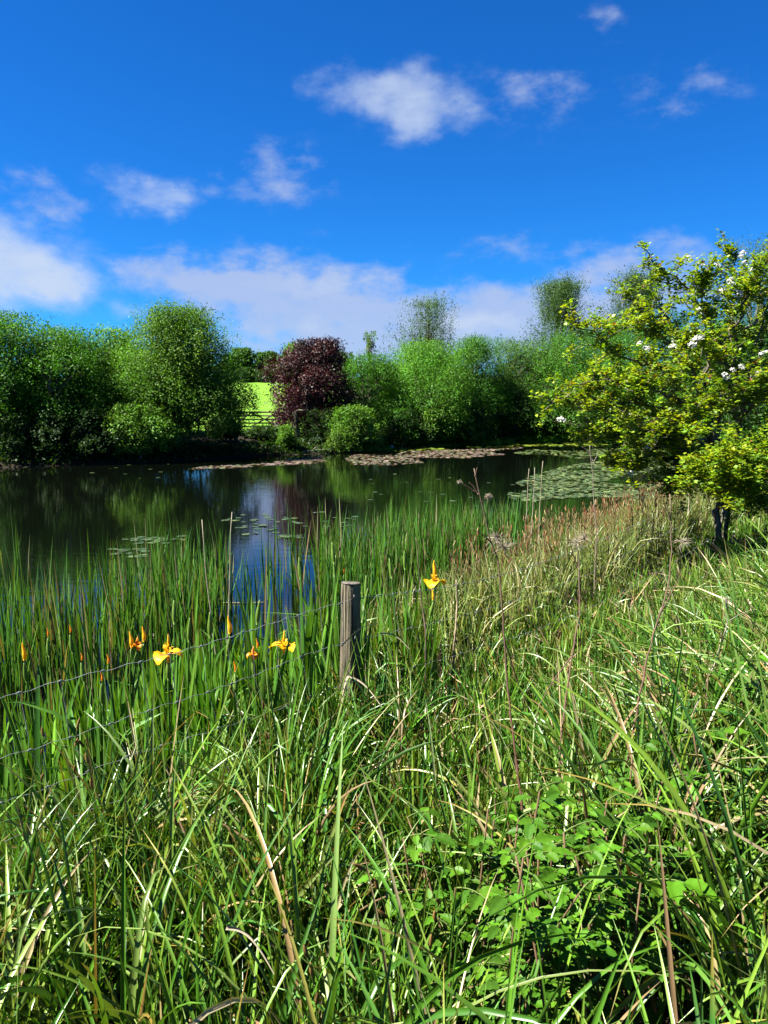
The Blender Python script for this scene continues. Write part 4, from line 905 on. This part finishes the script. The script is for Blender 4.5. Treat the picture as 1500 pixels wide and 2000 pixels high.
def leafy_plant(x, y, h, label, group, seed, size=.07, ncomp=7, cat='leafy plant', name='meadow_plant'):
    r = np.random.default_rng(seed); zb = gz(x, y); t = thing(name, label, cat, (x, y, zb), 0, group)
    sm, lm = MB(), MB(); lean = r.normal(0, .08, 2); top = np.array([lean[0], lean[1], h]); st = bezier((0, 0, -.02), (0, 0, h * .5), top, 9)
    tube(sm, st, np.linspace(.0045, .0025, 9), 6, (.16, .10, .05))
    O, X, Z, S = [], [], [], []
    for k in range(ncomp):
        f = .35 + .65 * k / (ncomp - 1); p = st[min(8, int(f * 8))]; a = k * 2.4 + r.normal(0, .3); o = np.array([cos(a), sin(a), 0]); ln = size * r.uniform(1.6, 2.6) * (1.15 - .5 * f)
        e = p + o * ln + [0, 0, ln * r.uniform(.1, .45)]; path = bezier(p, lerp(p, e, .5) + [0, 0, ln * .2], e, 6); tube(sm, path, np.linspace(.0022, .0014, 6), 5, (.13, .2, .04))
        side = np.array([-o[1], o[0], 0])
        for q, (fr, sg, sc) in enumerate([(1, 0, 1.15), (.75, 1, .85), (.75, -1, .85), (.4, 1, .7), (.4, -1, .7)]):
            if q > 2 and r.uniform() < .35: continue
            O.append(lerp(p, e, fr) + [0, 0, .1 * ln * (1 - fr)]); X.append(norm(o * (1 if sg == 0 else .45) + side * sg * .9 + [0, 0, r.normal(-.05, .2)])); Z.append(np.array([r.normal(0, .25), r.normal(0, .25) - .1, 1])); S.append(size * sc * r.uniform(.85, 1.2))
    n = len(O); scatter(lm, BV, BF, np.array(O), np.array(X), np.array(Z), np.array(S), pal(n, FORB, .13, r))
    obj('stem', sm, M_DRY, t); obj('leaves', lm, M_FORB, t)
r = np.random.default_rng(55)
for k in range(44):
    px, py = r.normal(1085, 95), r.normal(1610, 48); Y = 2.05 + r.normal(0, .18) - (py - 1610) * .0035
    P = at(px, py, Y); h = max(.25, P[2] - gz(P[0], Y)); leafy_plant(P[0], Y, h + r.uniform(-.12, .03), 'leafy plant with bright toothed leaves in the patch among the grass at lower right', 'leafy plants in the patch', 300 + k, .05, 9)
for k, (px, py, Y, sz, lab) in enumerate([(1225, 1795, 1.62, .08, 'leafy plant with two large crinkled leaves low among the grass below the patch'), (1470, 1250, 2.9, .075, 'bramble shoot with bright leaves at the right edge beside the tall grass'),
                                         (1440, 1300, 2.8, .07, 'bramble shoot just below the bright one at the right edge'), (1380, 1330, 2.75, .07, 'small bramble shoot in the shade near the right edge'), (1400, 1430, 2.4, .07, 'bramble shoot behind grass blades below the right edge brambles'),
                                         (880, 1720, 1.95, .07, 'leafy plant left of the bright patch with dull leaves'), (960, 1760, 1.85, .065, 'leafy plant under the left end of the bright patch'), (820, 1650, 2.05, .06, 'dark leafy plant farthest left of the bright patch')]):
    P = at(px, py, Y); leafy_plant(P[0], Y, max(.2, P[2] - gz(P[0], Y)), lab, None, 340 + k, sz, 6)

# ------------------------------------------------------------------ tall dead stalks
def stalk(label, pts, rad, seed, branches=(), heads=(), c0=(.085, .024, .012), c1=(.20, .14, .095)):
    P = np.array([at(*p) for p in pts]); zb = P[-1].copy(); g = gz(zb[0], zb[1]); zb = np.array([zb[0], zb[1], g]); P = np.concatenate([P, zb[None]]); P = P[::-1]
    t = thing('dead_stalk', label, 'dead stalk', zb); s = np.concatenate([[0], np.cumsum(np.linalg.norm(np.diff(P, axis=0), axis=1))]); u = np.linspace(0, s[-1], 40)
    D = np.stack([np.interp(u, s, P[:, q]) for q in range(3)], -1); r = np.random.default_rng(seed); D[1:-1] += r.normal(0, .0015, D[1:-1].shape)
    f = (u / s[-1])[:, None]; m = MB(); tube(m, D - zb, rad * (1 - .65 * f[:, 0]) * np.where(np.arange(40) % 7 == 0, 1.25, 1), 8, np.array(c0) * (1 - f**1.5) + np.array(c1) * f**1.5); obj('stem', m, M_DRY, t)
    for b in branches:
        Q = np.array([at(*p) for p in b]); m = MB(); n = 12; k = np.linspace(0, len(Q) - 1, n); D2 = np.stack([np.interp(k, np.arange(len(Q)), Q[:, q]) for q in range(3)], -1)
        tube(m, D2 - zb, np.linspace(rad * .55, rad * .2, n), 6, np.array(c0) * .5 + np.array(c1) * .5); obj('branch', m, M_DRY, t)
    for px, py, Y, sz in heads:
        c = at(px, py, Y); n = 46; m = MB(); d = norm(r.normal(0, 1, (n, 3)) + [0, 0, .5])
        for q in range(n):
            L_ = sz * r.uniform(.4, 1); mid = c + d[q] * L_ * .5 + r.normal(0, sz * .12, 3); tube(m, np.stack([c, mid, c + d[q] * L_ + [0, 0, -.2 * L_]]) - zb, [.0009, .0007, .0004], 4, (.42, .36, .26), False)
        obj('seed_head', m, M_DRY, t)
stalk('tall reddish dead stalk forking near its top, leftmost of the dead stalks', [(926, 915, 2.75), (934, 960, 2.75), (946, 1000, 2.75), (953, 1040, 2.75), (962, 1065, 2.75), (972, 1090, 2.75), (981, 1190, 2.72), (992, 1350, 2.65), (1010, 1500, 2.55), (1024, 1640, 2.4)], .0054, 1,
      [[(962, 1062, 2.75), (945, 1045, 2.74), (922, 1033, 2.73)], [(934, 965, 2.75), (925, 950, 2.75), (916, 942, 2.75)], [(941, 985, 2.75), (946, 975, 2.76), (955, 966, 2.77)], [(928, 930, 2.75), (930, 921, 2.75), (932, 913, 2.75)], [(926, 960, 2.75), (908, 948, 2.74), (897, 942, 2.74)], [(985, 1250, 2.7), (1010, 1330, 2.72), (1040, 1400, 2.7)]],
      [(968, 1050, 2.78, .05), (985, 1070, 2.8, .06), (955, 970, 2.77, .02), (897, 942, 2.74, .015)])
stalk('straight brown dead stalk between the leftmost and the leaning stalk', [(1124, 1040, 3.1), (1130, 1100, 3.1), (1133, 1190, 3.05), (1118, 1280, 2.95), (1100, 1400, 2.8), (1092, 1500, 2.65), (1090, 1650, 2.4)], .0052, 2,
      [[(1130, 1110, 3.1), (1118, 1080, 3.1), (1112, 1050, 3.1)], [(1118, 1280, 2.95), (1080, 1330, 2.9), (1052, 1380, 2.85), (1045, 1420, 2.8)]], [(1126, 1060, 3.1, .05), (1140, 1050, 3.1, .04)])
stalk('leaning reddish dead stalk with pale top, beside the leafy patch', [(1308, 965, 3.0), (1310, 1010, 3.0), (1312, 1075, 3.0), (1305, 1150, 2.95), (1288, 1200, 2.9), (1262, 1290, 2.8), (1245, 1390, 2.7), (1222, 1500, 2.55), (1188, 1660, 2.35)], .0055, 3,
      [[(1288, 1200, 2.9), (1300, 1180, 2.9), (1330, 1120, 2.95)], [(1310, 1020, 3.0), (1304, 1000, 3.0), (1303, 985, 3.0)]], [(1335, 1060, 3.05, .05)])
stalk('thin grey dead stalk leaning near the right edge, rightmost of the dead stalks', [(1418, 1170, 3.0), (1420, 1220, 3.0), (1398, 1290, 2.95), (1365, 1370, 2.85), (1330, 1450, 2.75), (1295, 1560, 2.6)], .0042, 4, [[(1420, 1215, 3.0), (1445, 1200, 3.0), (1470, 1190, 3.0)]], [(1418, 1175, 3.0, .03)], (.2, .14, .1), (.4, .36, .3))
stalk('thin dark brown stem right of the tall ragged iris flower', [(812, 1050, 4.6), (818, 1110, 4.6), (824, 1180, 4.6), (832, 1240, 4.5)], .006, 5, (), (), (.12, .07, .05), (.2, .14, .1))
stalk('slim grey stem with a crooked tip rising before the right lily raft', [(1152, 870, 7.0), (1158, 930, 7.0), (1160, 985, 7.0), (1165, 1040, 7.0)], .006, 6, [[(1158, 900, 7.0), (1148, 880, 7.0), (1136, 872, 7.0)], [(1158, 905, 7.0), (1166, 890, 7.0), (1168, 880, 7.0)]], (), (.25, .2, .15), (.4, .34, .27))
stalk('broken straw coloured stem standing behind the wire right of the post', [(891, 1133, 5.05), (893, 1180, 5.05), (890, 1230, 5.0), (886, 1280, 5.0)], .011, 7, (), (), (.35, .26, .15), (.46, .38, .26))
# dead flattened blades at the foot of the post
def fallen(label, a, b, w, seed):
    A, B = at(*a), at(*b); d = B - A; m = MB(); s = np.linspace(0, 1, 10)[:, None]; side = norm(np.cross(d, [0.2, 1, .4])); c = A * 0 + d * s + [0, 0, .03] * np.sin(pi * s)
    ww = w * (1 - .6 * s); nn = norm(np.cross(side, d)); V = np.stack([c - side * ww, c + nn * ww * .5, c + side * ww], 1); i = (np.arange(9) * 3)[:, None] + np.array([0, 1]); m.add(V, np.stack([i, i + 1, i + 4, i + 3], -1), (.42, .36, .25))
    tag(obj('dead_leaf', m, M_DRY, None, A), label, 'dead leaf')
fallen('dead leaf bent down to the right from the foot of the post', (680, 1320, 3.75), (745, 1380, 3.6), .008, 1)
fallen('dead leaf bent down to the left from the foot of the post', (680, 1320, 3.75), (664, 1385, 3.65), .006, 2)
fallen('long pale dead leaf slanting over the wire right of the post', (742, 1237, 4.05), (800, 1268, 3.95), .005, 3)
fallen('straight pale dead leaf pointing up right across the post', (667, 1262, 3.86), (740, 1217, 3.92), .004, 4)
fallen('curled grey dead leaf lying in the grass at the bottom of the picture', (440, 1812, 1.5), (535, 1902, 1.42), .008, 5)

# brown sedge flower spikes of the near grass
def sedge_spike(px, py, Y, label, seed):
    r = np.random.default_rng(seed); P = at(px, py, Y); b = np.array([P[0] + r.normal(0, .06), Y + .05, gz(P[0], Y)]); t = thing('sedge_flower', label, 'sedge flower', b)
    top = P - b; m = MB(); pts = bezier((0, 0, 0), (top[0] * .1, top[1] * .1, top[2] * .8), top, 12); tube(m, pts, np.linspace(.0025, .0012, 12), 6, (.13, .2, .04)); obj('stem', m, M_GRASS, t)
    for q in range(3):
        p = pts[11 - q * 2]; d = norm(pts[11] - pts[8] + r.normal(0, .02, 3) + [0, 0, -.01]); m = MB(); L_ = r.uniform(.03, .045); s = np.linspace(0, 1, 8)[:, None]; tube(m, p + d * s * L_, np.array([.001, .0035, .0045, .0048, .0046, .004, .003, .0008]), 8, np.array((.20, .11, .03)) * r.uniform(.7, 1.5)); obj('spike', m, M_DRY, t)
for k, (px, py, Y, lab) in enumerate([(85, 1440, 2.5, 'brown sedge spike hanging by the dark water at the left edge'), (150, 1425, 2.55, 'pair of dark sedge spikes below the second wire'), (165, 1460, 2.45, 'drooping brown sedge spike just under the second wire at left'),
                                      (515, 1385, 3.0, 'pale tan sedge spike drooping left of the post foot'), (523, 1445, 2.8, 'golden sedge spike below the pale tan one'), (340, 1580, 2.05, 'rusty sedge spike over bent blades in the left grass'),
                                      (715, 1700, 1.75, 'upright dark sedge spike in the middle of the near grass'), (600, 1870, 1.5, 'small sedge spike low in the bottom grass'), (860, 1765, 1.7, 'reddish sedge spike lying level left of the leafy patch'), (945, 1470, 2.6, 'orange brown sedge spike by the leftmost dead stalk')]):
    sedge_spike(px, py, Y, lab, 400 + k)

# ------------------------------------------------------------------ hawthorn
def hawthorn():
    r = np.random.default_rng(61); Y0 = 9.6; foot = at(1412, 1000, Y0); zb = gz(foot[0], Y0); base = np.array([foot[0], Y0, zb])
    t = thing('hawthorn', 'yellow green hawthorn with white blossom reaching over the water at right', 'tree', base)
    wood, wpale = MB(), MB(); segs = []
    def limb(pts, r0, r1, mb=wood, n=14, wob=.025, reg=True):
        P = np.array(pts, float); k = np.linspace(0, len(P) - 1, n); D = np.stack([np.interp(k, np.arange(len(P)), P[:, q]) for q in range(3)], -1)
        D[1:-1] = (D[:-2] + 2 * D[1:-1] + D[2:]) / 4; D = wobble(D, wob, int(r.integers(1e6))); tube(mb, D - base, np.linspace(r0, r1, n), 7, caps=False)
        if reg: segs.append(D)
        return D
    A = lambda px, py, Y: at(px, py, Y)
    g0 = base + [-.05, 0, -.1]; c1 = A(1400, 860, 9.6); c2 = A(1440, 830, 9.8); c3 = A(1375, 800, 9.4)
    limb([g0, A(1406, 940, 9.6), c1], .034, .028, reg=False); limb([g0 + [.12, .1, 0], A(1425, 930, 9.7), c2], .032, .028, reg=False); limb([g0 + [.05, -.08, 0], A(1395, 930, 9.5), c3], .026, .022, reg=False)
    limb([g0 + [.02, .15, 0], A(1418, 950, 9.8), A(1455, 900, 9.9), A(1500, 868, 10.0), A(1560, 820, 10)], .026, .02, wpale)
    tips = [(c1, (1300, 800, 9.2), (1180, 780, 8.9), (1085, 787, 8.7)), (c1, (1330, 860, 9.2), (1235, 850, 9.0), (1150, 850, 8.8)), (c3, (1290, 720, 9.1), (1200, 690, 8.8), (1130, 640, 8.7)),
            (c3, (1330, 690, 9.5), (1270, 640, 9.4), (1195, 640, 9.3)), (c2, (1400, 650, 9.6), (1340, 560, 9.4), (1272, 508, 9.2)), (c2, (1430, 650, 9.8), (1425, 560, 9.8), (1440, 488, 9.8)),
            (c2, (1470, 700, 9.9), (1500, 600, 10.0), (1510, 500, 10.0)), (c1, (1370, 880, 9.4), (1310, 900, 9.1), (1200, 905, 9.0)), (c1, (1350, 720, 9.8), (1300, 600, 10.0), (1235, 590, 10.0)),
            (c3, (1330, 780, 8.9), (1260, 760, 8.5), (1160, 740, 8.4)), (c2, (1480, 780, 9.5), (1540, 720, 9.4), (1620, 680, 9.3)), (c2, (1450, 740, 9.0), (1400, 690, 8.7), (1350, 670, 8.5)),
            (c1, (1340, 850, 9.0), (1270, 880, 8.7), (1230, 920, 8.6)), (c3, (1300, 820, 9.9), (1200, 810, 10.2), (1150, 780, 10.3)), (c2, (1500, 640, 10.2), (1570, 560, 10.4), (1640, 520, 10.5)),
            (c1, (1420, 760, 9.0), (1380, 800, 8.5), (1330, 830, 8.3)), (c2, (1460, 800, 9.0), (1470, 780, 8.6), (1490, 740, 8.3)), (c3, (1380, 700, 9.1), (1370, 600, 9.0), (1365, 535, 8.9)), (c2, (1440, 620, 9.3), (1470, 560, 9.0), (1490, 520, 9.0)),
            (c1, (1300, 760, 9.4), (1200, 735, 9.3), (1135, 765, 9.2)), (c1, (1380, 890, 9.2), (1350, 920, 9.0), (1310, 950, 8.9)), (c1, (1360, 840, 8.9), (1290, 850, 8.5), (1240, 830, 8.4))]
    for c, *q in tips:
        limb([c] + [A(*p) for p in q], .022, .005)
    pale = [[(1262, 845, 9.1), (1300, 836, 9.15), (1340, 850, 9.25), (1385, 870, 9.5)], [(1412, 665, 9.6), (1425, 655, 9.6), (1450, 645, 9.7), (1480, 625, 9.9)], [(1385, 825, 9.3), (1400, 850, 9.35), (1412, 880, 9.5)]]
    for q in pale: limb([A(*p) for p in q], .014, .02, wpale, wob=.01, reg=False)
    # twigs off the limbs
    tw = []
    for D in segs:
        n = int(34)
        for k in range(n):
            i = r.integers(3, len(D)); p = D[min(i, len(D) - 1)]; d = norm(r.normal(0, 1, 3) * [1, .9, .65] + norm(D[-1] - D[0]) * .5 + [0, 0, .1]); L_ = r.uniform(.18, .55) * (1.15 - .5 * i / len(D))
            e = p + d * L_; P = wobble(bezier(p, lerp(p, e, .5) + r.normal(0, .05, 3), e, 5), .01, int(r.integers(1e6))); tube(wood, P - base, np.linspace(.006, .002, 5), 5, caps=False); tw.append(P)
        tw.append(D[-5:]); tw.append(D[-8:-3])
    # low bush at the trunk foot
    for k in range(150):
        p = A(r.normal(1432, 46), r.normal(918, 26), r.normal(7.9, .25)); e = p + norm(r.normal(0, 1, 3)) * .25; tw.append(np.linspace(p, e, 4))
    for k in range(60):
        p = A(r.normal(1465, 34), r.normal(968, 20), r.normal(9.3, .2)); e = p + norm(r.normal(0, 1, 3)) * .25; tw.append(np.linspace(p, e, 4))
    # leaf rosettes along the twigs
    HV = np.array([(0, 0, 0), (.35, -.30, .08), (.62, -.42, .06), (.72, -.16, .02), (1, 0, -.03), (.72, .16, .02), (.62, .42, .06), (.35, .30, .08), (.45, 0, -.02)], float)
    HF = [(0, 1, 2, 8), (8, 2, 3, 4), (8, 4, 5, 6), (0, 8, 6, 7)]
    O, X, Z = [], [], []; ros = 9
    for P in tw:
        n = 6
        for k in range(n):
            f = r.uniform(.15, 1) * (len(P) - 1); i = min(int(f), len(P) - 2); c = lerp(P[i], P[i + 1], f - i) + r.normal(0, .02, 3)
            for q in range(ros):
                a = r.uniform(0, 6.28); o = np.array([cos(a), sin(a), r.normal(.25, .35)]); O.append(c + o * .012 + r.normal(0, .022, 3)); X.append(o); Z.append(np.array([r.normal(0, .35), r.normal(0, .35), 1.0]))
    O, X, Z = np.array(O), np.array(X), np.array(Z); n = len(O)
    cl = np.repeat(pal(n // ros, [(.22, .37, .02), (.29, .42, .022), (.16, .31, .02), (.10, .22, .02), (.33, .41, .02)], .12, r), ros, 0); cl = cl * np.exp(r.normal(0, .12, (n, 1)))
    red = r.uniform(0, 1, n) < .012; cl[red] = (.28, .11, .03)
    m = MB(); s = r.uniform(.032, .058, n); scatter(m, HV, HF, O - base, X, Z, s, cl); crown = obj('crown', m, M_HAW, t)
    trunk = obj('trunk', wood, noise_material('hawthorn_bark', (.05, .042, .032), (.15, .13, .10), 14, .95, .1, (1, 1, .25)), t); tag(obj('branch', wpale, M_PALEBARK, trunk), 'pale sunlit bare branches')
    print('hawthorn leaves', n)
    # blossom
    protos = []
    FV = [(0, 0, 0)] + [(cos(a) * (1 if k % 2 == 0 else .72), sin(a) * (1 if k % 2 == 0 else .72), .25) for k, a in enumerate(np.linspace(0, 2 * pi, 10, endpoint=False))]; FV = np.array(FV + [FV[1]]); FF = [(0, i, i + 1, i + 2) for i in range(1, 10, 2)]
    for k in range(3):
        m = MB(); n = 44; d = norm(r.normal(0, 1, (n, 3)) * [1, 1, .6] + [0, 0, .6]); O = d * np.array([.065, .065, .045]) * r.uniform(.6, 1, (n, 1)); X = norm(np.cross(d, r.normal(0, 1, (n, 3)))); scatter(m, FV, FF, O, X, d, r.uniform(.011, .016, n), pal(n, [(.80, .80, .74), (.74, .75, .70)], .05, r)); me = m.mesh('blossom'); me.materials.append(M_WHITE); protos.append(me)
    spots = [(1350, 668, 8.4), (1358, 662, 8.4), (1345, 676, 8.4), (1257, 682, 8.6), (1308, 679, 8.6), (1409, 736, 8.4), (1423, 724, 8.4), (1440, 718, 8.4), (1468, 733, 8.4), (1358, 606, 9.0), (1362, 614, 9.0), (1390, 583, 9.0), (1435, 580, 9.0), (1352, 577, 9.1), (1400, 572, 9.1),
             (1308, 588, 9.3), (1338, 508, 9.3), (1362, 520, 9.3), (1393, 522, 9.5), (1440, 505, 9.6), (1447, 517, 9.6), (1460, 530, 9.6), (1468, 528, 9.6), (1497, 515, 9.8), (1443, 498, 9.6), (1423, 560, 9.6), (1250, 860, 8.7), (1272, 858, 8.7), (1260, 875, 8.7), (1093, 820, 8.7), (1227, 923, 8.6), (1490, 690, 8.6), (1480, 693, 8.6), (1243, 672, 8.8), (1311, 668, 8.8), (1420, 550, 9.6), (1437, 575, 9.0), (1352, 575, 9.2), (1500, 640, 9.0), (1540, 600, 9.3)]
    for k, p in enumerate(spots):
        q = A(*p) - base + [0, -.1, .0]; o = obj('blossom', protos[k % 3], None, crown, q); o.rotation_euler = (r.normal(0, .3), r.normal(0, .3), r.uniform(0, 6)); sc = r.uniform(.5, .85) * (1 if k not in (0, 1, 2, 5) else 1.15); o.scale = (sc, sc, sc)
hawthorn()
print('scene built')
